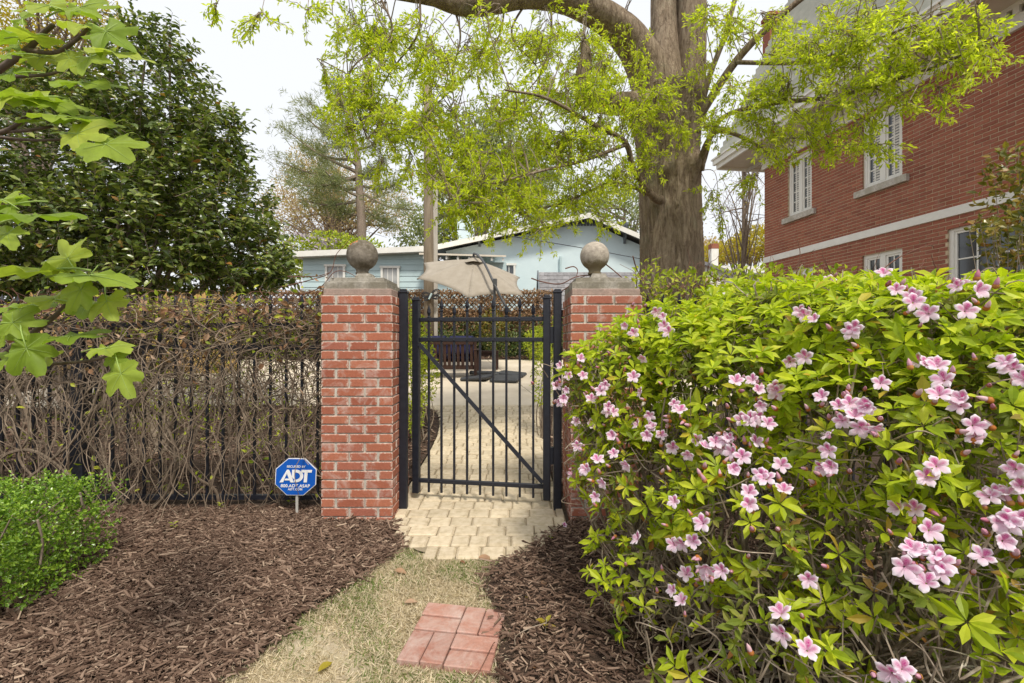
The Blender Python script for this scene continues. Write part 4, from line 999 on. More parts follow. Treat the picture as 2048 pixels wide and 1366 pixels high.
limb([(1250, 290, TY - 1.0, 8), (1170, 320, TY - 1.2, 7), (1070, 345, TY - 1.5, 5), (980, 370, TY - 1.7, 4), (900, 400, TY - 1.8, 3)], 'limb', 7)
limb([(1300, 390, TY - .5, 8), (1230, 365, TY - .7, 6), (1140, 400, TY - 1.0, 5), (1040, 430, TY - 1.2, 4)], 'limb', 7)
for u, Y in ((760, TY - 1.7), (840, TY - 1.5), (900, TY - 1.2), (960, TY - 1.1), (1010, TY - 1.0), (1060, TY - .9), (1100, TY - .8)):
    limb([(u, -8, Y, 5), (u - 14 + rng.uniform(-40, 40), 70, Y, 4), (u - 30 + rng.uniform(-70, 50), 150, Y + rng.uniform(-.3, .3), 3), (u - 40 + rng.uniform(-90, 60), rng.uniform(220, 300), Y, 1.8)], 'limb', 5)
sk = np.concatenate(skel)
# leaf clouds: (u, v, radius u, radius v, depth, depth spread, weight)
clouds = [(690, 60, 40, 60, 4.4, .3, 6), (760, 70, 90, 70, 4.6, .5, 18), (860, 110, 90, 80, 4.8, .5, 20), (960, 110, 90, 70, 5.1, .5, 16), (1080, 90, 100, 70, 5.3, .6, 24), (1190, 120, 80, 90, 5.4, .6, 22),
          (730, 190, 45, 60, 4.5, .4, 9), (790, 260, 60, 45, 4.6, .4, 10), (850, 240, 70, 70, 4.7, .5, 16), (930, 290, 80, 60, 4.8, .5, 18), (1020, 220, 90, 90, 5.0, .6, 24), (1110, 290, 100, 80, 5.0, .6, 28), (1190, 260, 80, 80, 5.2, .5, 20), (1230, 350, 60, 60, 5.4, .4, 12),
          (960, 370, 70, 40, 4.5, .4, 12), (1050, 390, 70, 40, 4.8, .4, 13), (1140, 400, 70, 40, 5.2, .4, 10), (1210, 440, 40, 36, 5.5, .3, 5), (900, 350, 50, 30, 4.5, .3, 7), (1075, 460, 22, 14, 4.8, .2, 2), (820, 330, 50, 40, 4.6, .3, 6), (1010, 440, 60, 24, 4.7, .3, 5), (880, 430, 30, 20, 4.6, .3, 2),
          (1290, 120, 60, 100, 5.3, .4, 5), (1300, 220, 60, 60, 5.4, .3, 7), (1350, 250, 60, 50, 5.4, .3, 7), (1290, 310, 50, 40, 5.5, .3, 6), (1400, 120, 70, 110, 5.5, .5, 7), (1430, 250, 60, 60, 5.2, .4, 9), (1470, 40, 80, 60, 5.4, .5, 13), (1400, 20, 60, 30, 5.4, .5, 6), (1420, 380, 40, 50, 5.5, .3, 4), (1490, 360, 50, 40, 5.2, .3, 4), (1440, 430, 22, 40, 5.6, .2, 2),
          (1540, 180, 90, 60, 4.6, .4, 13), (1560, 270, 90, 60, 4.8, .4, 10), (1600, 80, 100, 70, 4.6, .5, 13), (1700, 60, 90, 60, 4.1, .4, 11), (1680, 180, 100, 50, 4.1, .4, 9), (1780, 120, 80, 40, 3.7, .4, 9), (1880, 70, 80, 40, 3.5, .3, 7), (1970, 90, 45, 30, 3.2, .2, 5), (1660, 280, 60, 40, 4.4, .4, 8), (1760, 280, 60, 20, 4.0, .3, 4), (1800, 20, 90, 30, 3.6, .3, 6), (1930, 150, 40, 16, 3.3, .2, 2),
          (665, 150, 36, 60, 4.4, .3, 4), (700, 250, 44, 40, 4.5, .3, 5), (770, 340, 40, 34, 4.6, .3, 4), (920, 420, 60, 34, 4.6, .3, 7), (1110, 440, 60, 34, 5.0, .3, 6), (1180, 360, 70, 50, 5.1, .4, 12), (1260, 230, 60, 60, 5.2, .3, 9), (1180, 150, 60, 60, 4.7, .3, 9), (1150, 200, 60, 50, 4.8, .3, 8), (1000, 320, 110, 60, 4.9, .5, 16), (870, 330, 80, 50, 4.7, .4, 9), (1100, 180, 120, 70, 5.2, .5, 14), (1330, 180, 60, 60, 5.2, .3, 7), (1640, 120, 90, 70, 4.4, .4, 5), (1560, 30, 80, 50, 4.8, .4, 7), (1730, 20, 80, 40, 4.1, .4, 5), (1850, 50, 70, 40, 3.6, .3, 4), (1500, 230, 60, 60, 4.9, .3, 5), (1620, 230, 90, 50, 4.4, .3, 5), (1470, 170, 50, 60, 5.0, .3, 5), (520, 22, 50, 16, 4.0, .2, 4), (430, 10, 36, 10, 4.0, .2, 2), (620, 10, 60, 18, 4.1, .2, 4), (1850, 200, 50, 12, 3.5, .2, 1),
          (900, -120, 350, 90, 4.6, 1.2, 30), (1350, -150, 350, 110, 5.4, 1.5, 36), (1750, -100, 250, 90, 4.4, 1.0, 18)]
clouds = [(u, v, ru, rv, Y, dy, wg * (.72 if v > -40 else 1)) for u, v, ru, rv, Y, dy, wg in clouds]
for _ in range(150):                              # an even veil of fine hanging sprays
    u = rng.uniform(670, 1290); lim = np.interp(u, [670, 720, 800, 900, 1000, 1100, 1200, 1290], [230, 290, 330, 420, 450, 450, 420, 330]); v = rng.uniform(20, lim)
    clouds.append((u, v, 46, 40, np.interp(u, [670, 1290], [4.4, 5.4]) + rng.normal() * .3, .3, 1.3))
for _ in range(44):
    u = rng.uniform(1400, 1960); v = rng.uniform(max(0, 40 - (u - 1400) * .1), np.interp(u, [1400, 1560, 1700, 1850, 1960], [330, 320, 260, 190, 130])); clouds.append((u, v, 50, 36, np.interp(u, [1400, 1960], [5.1, 3.3]), .3, 1.3))
lp, ld, ln_ = [], [], []; tw = MB()
for (u, v, ru, rv, Y, dy, wg) in clouds:
    nh = max(1, int(wg / 1.7)); n_tw = max(1, int(round(wg * (3.6 if v > -40 else .6) / nh)))
    for _ in range(nh):
        q = rdir(1)[0] * rng.uniform(.1, .8); hub = P(u + q[0] * ru, v + q[2] * rv, Y + q[1] * dy)
        j = int(np.argmin(np.linalg.norm(sk[:, :3] - hub, axis=1))); r0 = sk[j, :3]; mid = (r0 + hub) / 2 + A([0, 0, .12]) + rng.normal(size=3) * .08
        if np.linalg.norm(r0 - hub) < 2.2: 
            cp = smooth_path([r0, mid, hub], 6); tw.tube(cp, np.linspace(.006, .003, len(cp)), 4)
        for _t in range(n_tw):
            q = rdir(1)[0] * rng.uniform(.2, 1); e = P(u + q[0] * ru, v + q[2] * rv, Y + q[1] * dy)
            if np.linalg.norm(e - hub) > .65: hub2 = e + (hub - e) / np.linalg.norm(hub - e) * .65
            else: hub2 = hub
            d = e - hub2 + A([0, 0, -.06]); L0 = max(np.linalg.norm(d), .25); d = d / max(np.linalg.norm(d), 1e-6)
            t_ = np.linspace(0, 1, 6); path_ = hub2 + np.outer(t_, d) * L0 + np.outer(t_ ** 2, [0, 0, -.12 * L0]) + np.cumsum(rng.normal(size=(6, 3)) * .012, 0)
            tw.tube(path_, np.linspace(.0045, .0018, 6), 3, cap=False)
            nl = int(23 + 18 * L0)
            tt = np.clip(np.where(rng.random(nl) < .65, rng.choice([.45, .75, 1.0], nl) + rng.normal(size=nl) * .035, .12 + .9 * rng.random(nl)), 0, 1); bp = A([np.interp(tt, t_, path_[:, i]) for i in range(3)]).T
            cl = nrm(d + rng.normal(size=(nl, 3)) * .75)
            lp.append(bp + rng.normal(size=(nl, 3)) * .012); ld.append(cl); ln_.append(rng.normal(size=(nl, 3)) * .6 + A([0, -.2, .8]))
o = tw.build('twigs', M['twig'], oak); o['kind'] = 'stuff'
lp, ld, ln_ = map(np.concatenate, (lp, ld, ln_)); print('oak leaves', len(lp))
scatter('foliage', LEAF_OAK, M['oak'], frames(ld, ln_, rng.uniform(.036, .07, len(lp))), lp, oak, 300)

# ---- camellia
cam_l = [lobe(150, 330, 230, 190, 6.6, 1.3), lobe(60, 310, 200, 160, 6.8, 1.2), lobe(300, 190, 110, 130, 6.7, .9), lobe(330, 330, 150, 150, 6.5, 1.1), lobe(420, 420, 110, 120, 6.4, 1.0), lobe(250, 460, 240, 110, 6.2, 1.2), lobe(60, 470, 160, 120, 6.2, 1.1), lobe(480, 500, 95, 75, 6.3, .8), lobe(545, 540, 62, 34, 6.3, .5), lobe(320, 90, 60, 50, 6.8, .5), lobe(440, 270, 50, 70, 6.6, .5), lobe(-120, 400, 150, 200, 6.6, 1.2), lobe(120, 545, 160, 60, 6.1, .9), lobe(330, 540, 150, 50, 6.1, .9), lobe(470, 555, 90, 30, 6.2, .6), lobe(230, 380, 200, 170, 7.4, .8), lobe(-20, 560, 120, 70, 6.1, .8)]
cp_ = thing('camellia', 'large dark glossy camellia behind the fence at left', 'shrub', (P(230, 600, 6.6)[0], 6.6, gz(6.6)))
b = MB(); cb = A([P(230, 600, 6.6)[0], 6.6, gz(6.6)])
for i, l in enumerate(cam_l * 2):
    e = A(l[:3]) + rng.normal(size=3) * .2; c0 = cb + A([rng.normal() * .2, rng.normal() * .2, -.1]); q = smooth_path([c0, (c0 + e) / 2 + rng.normal(size=3) * .15 + A([0, 0, .1]), e], 6); b.tube(q, np.linspace(.05, .014, len(q)), 6)
b.build('stems', M['bark_pale'], cp_)
pts, nn = ell(cam_l, 5200, .5, 1.03); dirs = nrm(nn + A([0, 0, .35]) + rng.normal(size=nn.shape) * .5)
lp, ld, ln_ = [], [], []; tw = MB()
for p, d in zip(pts, dirs):
    if p[2] < 1.5 + .25 * (abs(p[0] + 3) > 2.2) * 0 or abs(p[0]) > 1.3 * p[1]: continue
    L0 = rng.uniform(.2, .42); t_ = np.linspace(0, 1, 4); pa = p + np.outer(t_ - .6, d) * L0 + np.outer(t_ ** 2, [0, 0, .03]); tw.tube(pa, .003, 3, cap=False)
    nl = rng.integers(9, 14); tt = np.linspace(.15, 1, nl); bp = A([np.interp(tt, t_, pa[:, i]) for i in range(3)]).T
    sd_ = nrm(np.cross(d, A([0, 0, 1]) + rng.normal(size=3) * .2)); sgn = np.where(np.arange(nl) % 2, 1, -1)[:, None]
    lp.append(bp); ld.append(nrm(sd_ * sgn + d * .7 + rng.normal(size=(nl, 3)) * .35 + A([0, 0, -.15]))); ln_.append(A([0, -.35, 1.]) + rng.normal(size=(nl, 3)) * .35)
o = tw.build('twigs', M['twig'], cp_); o['kind'] = 'stuff'
lp, ld, ln_ = map(np.concatenate, (lp, ld, ln_)); print('camellia leaves', len(lp))
scatter('foliage', LEAF_CAM, M['camellia'], frames(ld, ln_, rng.uniform(.07, .125, len(lp))), lp, cp_, 300)

# ---- dead vine tangle on the left fence
vt = thing('vine', 'brown leafless vine tangle draped over the black fence left of the gate', 'vine', (-3, FY, 0))
b = MB(); br_ = MB()
for i in range(1750):
    x = rng.uniform(-5.2, -1.44); upper = rng.random() < .80
    z = (rng.uniform(1.25, 1.6) if rng.random() < .62 else rng.uniform(.88, 1.3)) if upper else rng.uniform(.5, 1.1); y = FY + rng.normal() * .07 + (.06 if rng.random() < .5 else -.03)
    L0 = rng.uniform(.35, .95); n = 9; d = nrm(A([rng.normal(), rng.normal() * .35, rng.normal() * .45 - (.1 if upper else .6)])); p = A([x, y, z]); pa = [p]
    for s in range(n - 1):
        d = nrm(d + A([rng.normal() * .42, rng.normal() * .22 - .35 * (p[1] - FY + .05), rng.normal() * .36 - .10]))
        if p[2] < .04: d[2] = abs(d[2]) * .3
        if p[0] > -1.46 and d[0] > 0: d[0] *= -1
        if p[2] > 1.62: d[2] = -abs(d[2])
        p = p + d * L0 / n; pa.append(p)
    r = rng.uniform(.0022, .0048) * (1.5 if rng.random() < .08 else 1)
    b.tube(smooth_path(pa, 2), np.linspace(r, r * .55, (n - 1) * 2 + 1), 4 if r > .004 else 3, cap=False)
for i in range(120):                              # long strands hanging to the ground
    x = rng.uniform(-4.6, -1.6); p = A([x, FY - .08, rng.uniform(.7, 1.2)]); pa = [p]; d = A([rng.normal() * .4, -.15, -.9])
    for s in range(14):
        d = nrm(d + A([rng.normal() * .3, rng.normal() * .12, rng.normal() * .1 - .12])); p = p + d * .085; p[2] = max(p[2], .02); p[1] = min(p[1], FY - .03)
        if p[0] > -1.95: p[1] = max(p[1], 3.50)
        pa.append(p)
    b.tube(smooth_path(pa, 3), np.linspace(.0045, .002, 14 * 3 + 1), 4, cap=False)
for pts_ in ([(0, 700), (60, 850), (40, 920), (120, 1000)], [(-40, 930), (60, 900), (150, 960), (190, 1010)], [(10, 990), (90, 930), (170, 850), (220, 700)], [(250, 1060), (330, 990), (350, 900), (300, 780)]):
    q = smooth_path([P(u, v, 3.5) for u, v in pts_], 8); q[:, 2] = np.maximum(q[:, 2], .01); b.tube(q, np.linspace(.014, .007, len(q)), 6)
for i in range(16):                               # older woody stems
    x = rng.uniform(-4.6, -1.6); p = A([x, FY + rng.normal() * .05, -.02]); pa = [p]; d = A([rng.normal() * .4, 0, 1.])
    for s in range(9):
        d = nrm(d + A([rng.normal() * .35, 0, .15])); p = p + d * .17; p[1] = FY + rng.normal() * .04; p[2] = min(p[2], 1.5 + rng.normal() * .03); p[0] = min(p[0], -1.5); pa.append(p.copy())
    q = smooth_path(pa, 4); r = rng.uniform(.007, .013); b.tube(q, np.linspace(r, r * .5, len(q)), 6)
b.build('stems', M['vine'], vt)
for i in range(110):
    x = rng.uniform(-4.8, -1.45); p = A([x, FY + rng.normal() * .1, rng.uniform(1.45, 1.62)]); d = nrm(A([rng.normal() * .9, rng.normal() * .3, .5])); pa = [p]
    for s in range(7): d = nrm(d + rng.normal(size=3) * .3 + A([0, 0, -.12])); p = p + d * .06; p[2] = min(p[2], 1.72); pa.append(p)
    br_.tube(smooth_path(pa, 2), np.linspace(.0035, .0015, 15), 3, cap=False)
br_.build('thin_runners', M['vine_red'], vt)
n = 620; x = rng.uniform(-5, -1.45, n); z = 1.6 - np.abs(rng.normal(size=n)) * .22; pos = np.stack([x, FY - .1 + rng.normal(size=n) * .08, z], 1)
scatter('dry_leaves', LEAF_CAM, M['dry_leaf'], frames(rdir(n, -.6), rdir(n) + A([0, -.6, 0]), rng.uniform(.03, .075, n)), pos, vt, 220, 'dry_leaf')
n = 1500; x = rng.uniform(-5, -1.45, n); z = np.where(rng.random(n) < .6, 1.5 + rng.normal(size=n) * .1, rng.uniform(.1, 1.3, n)); pos = np.stack([x, FY + .05 + rng.normal(size=n) * .12, z], 1)
scatter('green_leaves', LEAF_CAM, M['young'], frames(rdir(n, .2), rdir(n) + A([0, -.3, .6]), rng.uniform(.03, .06, n)), pos, vt, 150)

# ---- small bushes helper
def bush(name, label, cat, lobes, n, mat, size, stems=10, tmpl=LEAF4, lo=.5, up=.3, group=None, single=0, stem_mat='twig', floor=None):
    L_ = A(lobes, float); c = L_[:, :3].mean(0); g_ = gz(c[1]); t = thing(name, label, cat, (c[0], c[1], g_), group)
    b = MB(); gb = A([c[0], c[1], g_])
    for i in range(stems):
        l = L_[i % len(L_)]; e = l[:3] + rdir(1)[0] * l[3:] * .75; a0 = gb + A([rng.normal() * .08, rng.normal() * .08, -.02]); q = smooth_path([a0, (a0 + e) / 2 + rng.normal(size=3) * .05, e], 5); b.tube(q, np.linspace(.009, .003, len(q)) * max(1, L_[0, 3] / .5), 4)
    b.build('stems', M[stem_mat], t)
    p, nn = ell(lobes, n, lo, 1.04); k = p[:, 2] > (g_ + .03 if floor is None else floor); p, nn = p[k], nn[k]
    scatter('foliage', tmpl, M[mat], frames(nrm(nn + rng.normal(size=p.shape) * .8 + A([0, 0, up])), nn + rng.normal(size=p.shape) * .6 + A([0, 0, .6]), rng.uniform(size * .6, size * 1.2, len(p))), p, t, single)
    return t
bush('garden_shrub', 'loose yellow green shrub just inside the gate beside the left gate post', 'shrub', [lobe(838, 700, 26, 70, 5.4, .3), lobe(850, 750, 26, 56, 5.6, .3), lobe(828, 800, 20, 70, 5.3, .25), lobe(818, 640, 14, 40, 5.4, .2)], 2600, 'young', .05, 14)
bush('garden_shrub', 'sparse yellow green shrub inside the gate beside the right gate post', 'shrub', [lobe(1096, 690, 20, 60, 5.6, .25), lobe(1086, 760, 22, 56, 5.6, .25)], 900, 'young', .05, 10)
for u, v, ru, rv, Y, mt, lb in ((900, 690, 40, 26, 13.3, 'ivy', 'low dark green shrub behind the bench'), (1010, 690, 40, 26, 13.4, 'ivy', 'low dark green shrub behind the umbrella base'), (1075, 688, 26, 34, 13.0, 'young', 'rounded yellow green shrub in the back bed near the right gate stile'), (985, 660, 30, 40, 13.7, 'bronze', 'wispy tan shrub against the creeper fence behind the umbrella mast')):
    bush('bed_shrub', lb, 'shrub', [lobe(u, v, ru, rv, Y, .5)], 1100, mt, .10, 6, group='shrubs along the back bed')
# green growth seen through the fence on the left
for u, v, ru, rv, Y, n, lb in ((330, 800, 140, 60, 5.2, 700, 'patch of bright seedlings on the mulch behind the picket fence'), (500, 700, 110, 60, 7.0, 1200, 'light green shrub behind the fence near the left pillar'), (330, 640, 200, 40, 5.0, 1500, 'leafy green growth along the top of the vine covered fence'), (560, 860, 60, 80, 5.0, 350, 'low green weeds behind the fence beside the left pillar')):
    bush('understorey_shrub', lb, 'shrub', [lobe(u, v, ru, rv, Y, .5)], n, 'young', .055, 8)
# leafy vine on the right: over the pillar cap and behind the azalea
rv_ = bush('leafy_vine', 'green leafed vine with pale dead leaves climbing behind the right pillar and azalea', 'vine', [lobe(1300, 580, 46, 60, 3.85, .2), lobe(1370, 590, 60, 50, 3.9, .25), lobe(1450, 580, 60, 46, 3.9, .25), lobe(1530, 570, 60, 40, 3.9, .25), lobe(1640, 570, 80, 36, 3.9, .25)], 1500, 'young', .055, 40, LEAF_CAM, .3, single=200, floor=1.3)
b = MB()
for pts_ in ([(1063, 557), (1085, 562), (1120, 568), (1150, 555), (1180, 550), (1225, 556), (1262, 575), (1300, 600)], [(1131, 537), (1148, 532), (1155, 540), (1153, 552)], [(1212, 530), (1232, 542), (1250, 560), (1270, 590)], [(1108, 590), (1135, 575), (1150, 560), (1170, 552)], [(1150, 630), (1200, 622), (1240, 612), (1290, 590)], [(1262, 515), (1275, 540), (1290, 570)]):
    q = smooth_path([P(u, v, 3.60) + A([0, rng.normal() * .03, 0]) for u, v in pts_], 6); b.tube(q, np.linspace(.0055, .003, len(q)), 5)
for i in range(160):
    p = P(rng.uniform(1260, 1900), rng.uniform(560, 650), rng.uniform(3.7, 4.1)); d = nrm(A([rng.normal(), rng.normal() * .3, rng.normal() * .6 + .3])); pa = [p]
    for s in range(8): d = nrm(d + rng.normal(size=3) * .35); p = p + d * .05; pa.append(p)
    b.tube(smooth_path(pa, 2), np.linspace(.004, .0015, 17), 3, cap=False)
for pts_ in ([(1740, 560), (1790, 520), (1830, 500), (1860, 490), (1868, 496)], [(1590, 560), (1600, 510), (1595, 480)], [(1660, 545), (1645, 510)], [(1880, 560), (1862, 510)]):
    q = smooth_path([P(u, v, 3.0) for u, v in pts_], 6); b.tube(q, np.linspace(.0045, .002, len(q)), 4)
b.build('runners', M['vine_red'], rv_, kind='stuff')
n = 160; pos = A([P(rng.uniform(1280, 1700), rng.uniform(555, 640), rng.uniform(3.6, 4.0)) for _ in range(n)])
scatter('dry_leaves', LEAF_CAM, M['dry_leaf'], frames(rdir(n, -.4), rdir(n), rng.uniform(.03, .05, n)), pos, rv_, 160, 'dry_leaf')
# vine on left pillar cap
lvp = thing('vine_runner', 'thin dead vine with curled brown leaves reaching over the left pillar cap', 'vine', (-1.5, 3.5, 1.5)); b = MB()
for pts_ in ([(560, 575), (620, 560), (660, 545), (672, 510), (690, 490), (700, 478)], [(600, 590), (640, 575), (668, 545), (690, 543), (712, 553)], [(575, 553), (630, 553), (660, 545)], [(640, 600), (650, 570), (665, 560)]):
    q = smooth_path([P(u, v, 3.42) for u, v in pts_], 6); b.tube(q, np.linspace(.004, .002, len(q)), 4)
b.build('stems', M['vine_red'], lvp)
pos = A([P(rng.uniform(630, 675), rng.uniform(545, 600), 3.4) for _ in range(26)]); scatter('dry_leaves', LEAF_CAM, M['dry_leaf'], frames(rdir(26, -.3), rdir(26), rng.uniform(.03, .055, 26)), pos, lvp, 26, 'dry_leaf')

# ---- clipped boxwood hedge
bx = thing('boxwood_hedge', 'clipped green boxwood hedge at the lower left edge of the mulch', 'hedge', (-3.2, 2.2, -.05))
n = 26000; p = np.stack([rng.uniform(-4.2, -2.42, n), rng.uniform(1.2, 2.76, n), rng.uniform(.0, .47, n)], 1)
dx = np.minimum(-2.42 - p[:, 0], 9); dy = np.minimum(2.76 - p[:, 1], p[:, 1] - 1.2); dz_ = .47 - p[:, 2]
dm_ = np.minimum(np.minimum(dx, dy), dz_); sel = rng.random(n) < np.exp(-dm_ / .09) + .05
p = p[sel]; dx, dz_ = dx[sel], dz_[sel]
corner = np.maximum(0, .12 - dx) + np.maximum(0, .12 - dz_); p = p[corner < .2]; 
jit = .018 * np.sin(p[:, 1:2] * 9 + p[:, 2:3] * 7) + .012 * np.sin(p[:, 1:2] * 23 + p[:, 0:1] * 15); p = p + A([1, 0, .8]) * jit
top = p[:, 2] > .36; nr = np.where(top[:, None], A([0, 0, 1.]), A([1., 0, .25]))
hedge_pos, hedge_nr = p, nr
lp, ld, ln_, tw = [], [], [], MB()
for q, r in zip(p, nr):
    d = nrm(r + rng.normal(size=3) * .6 + A([0, 0, .25])); L0 = rng.uniform(.04, .08); nl = 8; tt = np.linspace(0, 1, nl)
    s0 = nrm(np.cross(d, rng.normal(size=3))); s1 = np.cross(d, s0); an = np.arange(nl) * pi / 2 + (np.arange(nl) // 2) * pi / 2
    dd = np.cos(an * 2)[:, None] * s0 + np.sin(an * 2 + (np.arange(nl) // 2) * 1.57)[:, None] * s1
    lp.append(q + np.outer(tt, d) * L0); ld.append(nrm(dd * .9 + d * .8 + rng.normal(size=(nl, 3)) * .25)); ln_.append(d + rng.normal(size=(nl, 3)) * .3)
lp, ld, ln_ = map(np.concatenate, (lp, ld, ln_)); print('box leaves', len(lp))
scatter('foliage', LEAF_BOX, M['box'], frames(ld, ln_, rng.uniform(.014, .026, len(lp))), lp, bx, 300)
b = MB()
for i in range(90):
    y = rng.uniform(1.3, 2.7); x = rng.uniform(-3.4, -2.5); q = smooth_path([(x, y, -.03), (x + rng.normal() * .05, y + rng.normal() * .06, .18), (min(x + rng.normal() * .15 + .08, -2.44), y + rng.normal() * .12, rng.uniform(.3, .48))], 5); b.tube(q, np.linspace(.008, .003, len(q)), 5)
for pts_ in ([(0, 1255), (40, 1215), (90, 1180)], [(180, 1130), (187, 1150), (183, 1165)], [(75, 1040), (85, 1085), (80, 1130)], [(160, 985), (165, 1010)]):
    q = smooth_path([P(u, v, -2.42 / ((u - 1024) / F)) for u, v in pts_], 5); b.tube(q, .006, 5)
b.build('stems', M['bark_pale'], bx)
# ---- azalea
az_l = [lobe(1165, 770, 40, 75, 2.5, .14), lobe(1185, 920, 36, 90, 2.4, .16), lobe(1235, 800, 85, 150, 2.55, .42), lobe(1330, 720, 100, 110, 2.5, .45), lobe(1300, 960, 130, 110, 2.2, .4), lobe(1290, 1150, 105, 95, 2.05, .35), lobe(1370, 1270, 120, 100, 1.75, .34),
        lobe(1450, 800, 150, 170, 2.1, .45), lobe(1540, 680, 130, 115, 2.2, .5), lobe(1500, 1030, 160, 150, 1.75, .36), lobe(1560, 1280, 150, 140, 1.5, .3), lobe(1680, 690, 150, 125, 1.9, .5),
        lobe(1720, 880, 170, 170, 1.6, .38), lobe(1770, 1130, 180, 160, 1.45, .34), lobe(1850, 680, 170, 115, 1.75, .5), lobe(1960, 860, 170, 190, 1.45, .4), lobe(2000, 1120, 170, 170, 1.3, .32), lobe(1800, 1340, 180, 130, 1.3, .28),
        lobe(2060, 660, 160, 95, 1.65, .45), lobe(2040, 1340, 170, 140, 1.2, .26), lobe(2300, 800, 250, 210, 1.6, .5), lobe(2300, 1200, 250, 220, 1.3, .4), lobe(1500, 620, 110, 55, 2.7, .4), lobe(1700, 610, 130, 50, 2.5, .5), lobe(1900, 610, 130, 50, 2.3, .5)]
AZ = A(az_l)
az = thing('azalea', 'large azalea bush covered in pale pink flowers and yellow green leaves', 'bush', (1.15, 2.05, 0))
def azhit(u, v, push=0.02):
    d = P(u, v, 1.0) - A([0, 0, H]); best = None
    for l in AZ:
        o_ = (A([0, 0, H]) - l[:3]) / l[3:]; dd = d / l[3:]; a = dd @ dd; b_ = 2 * o_ @ dd; c_ = o_ @ o_ - 1; D_ = b_ * b_ - 4 * a * c_
        if D_ > 0:
            t = (-b_ - math.sqrt(D_)) / (2 * a)
            if t > .3 and (best is None or t < best[0]):
                p = A([0, 0, H]) + d * t; best = (t, p, nrm((p - l[:3]) / l[3:] ** 2))
    if best is None: return P(u, v, 2.0), nrm(A([0, -1, .3]))
    return best[1] + best[2] * push, best[2]
pts, nn = ell(az_l, 5600, .74, 1.07)
k = pts[:, 2] > .04; pts, nn = pts[k], nn[k]
# looser toward the ground, where the bare stems show
k = rng.random(len(pts)) < np.interp(pts[:, 2], [.05, .45, .95, 1.1], [.26, .44, .75, 1.0]); pts, nn = pts[k], nn[k]
front = pts[:, 1] < 3.3; pts, nn = pts[front], nn[front]
ax = nrm(nn * .8 + A([0, -.1, .75]) + rng.normal(size=nn.shape) * .35)
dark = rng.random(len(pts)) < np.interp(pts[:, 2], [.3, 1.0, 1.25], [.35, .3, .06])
def zframes(d, s):
    d = nrm(d); h = rng.normal(size=d.shape); x = nrm(np.cross(h, d)); y = np.cross(d, x); return np.stack([x, y, d], 2) * np.asarray(s).reshape(-1, 1, 1)
rs = [rosette(6, .55, 1), rosette(7, .42, 2), rosette(5, .7, 3), rosette(8, .3, 4)]
sz = rng.uniform(.042, .078, len(pts)); Rz = zframes(ax, sz); ty = rng.integers(0, 4, len(pts))
for i in range(4):
    s_ = (ty == i) & ~dark; scatter('foliage', rs[i], M['azalea'], Rz[s_], pts[s_], az, 75, 'leaf_rosette')
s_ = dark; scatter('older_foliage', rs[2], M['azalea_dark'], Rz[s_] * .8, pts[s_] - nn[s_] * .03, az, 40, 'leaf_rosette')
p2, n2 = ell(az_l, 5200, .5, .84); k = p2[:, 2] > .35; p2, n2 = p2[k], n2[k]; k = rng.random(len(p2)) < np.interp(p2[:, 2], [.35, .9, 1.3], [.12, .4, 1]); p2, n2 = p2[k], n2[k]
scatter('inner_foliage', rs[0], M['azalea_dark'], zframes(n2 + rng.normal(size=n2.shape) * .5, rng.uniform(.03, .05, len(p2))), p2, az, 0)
b = MB(); roots = [A([.75, 2.55, 0]), A([.9, 2.1, 0]), A([1.15, 1.9, 0]), A([1.35, 1.65, 0]), A([1.5, 2.2, 0]), A([1.75, 1.6, 0])]
for i in range(230):
    l = AZ[rng.integers(len(AZ) - 5)]; e = l[:3] + rdir(1, .2)[0] * l[3:] * .9; e[2] = max(e[2], .12); r0 = roots[int(np.argmin([np.linalg.norm((r - e)[:2]) for r in roots]))] + A([rng.normal() * .1, rng.normal() * .1, -.03])
    mid = r0 * .55 + e * .45 + A([rng.normal() * .1, rng.normal() * .1, -.05 + rng.normal() * .06]); q = smooth_path([r0, mid, (mid + e) / 2 + rng.normal(size=3) * .05, e], 5)
    b.tube(q, np.linspace(rng.uniform(.006, .012), .0025, len(q)), 5, cap=False)
for i in range(1500):
    l = AZ[rng.integers(len(AZ) - 5)]; d = rdir(1, .2)[0]; e = l[:3] + d * l[3:]; s0 = l[:3] + d * l[3:] * .45 + rng.normal(size=3) * .06
    if e[2] < .05 or s0[2] < .03: continue
    q = smooth_path([s0, (s0 + e) / 2 + rng.normal(size=3) * .04, e], 4); b.tube(q, np.linspace(.0035, .0015, len(q)), 3, cap=False)
o = b.build('stems', M['twig'], az)
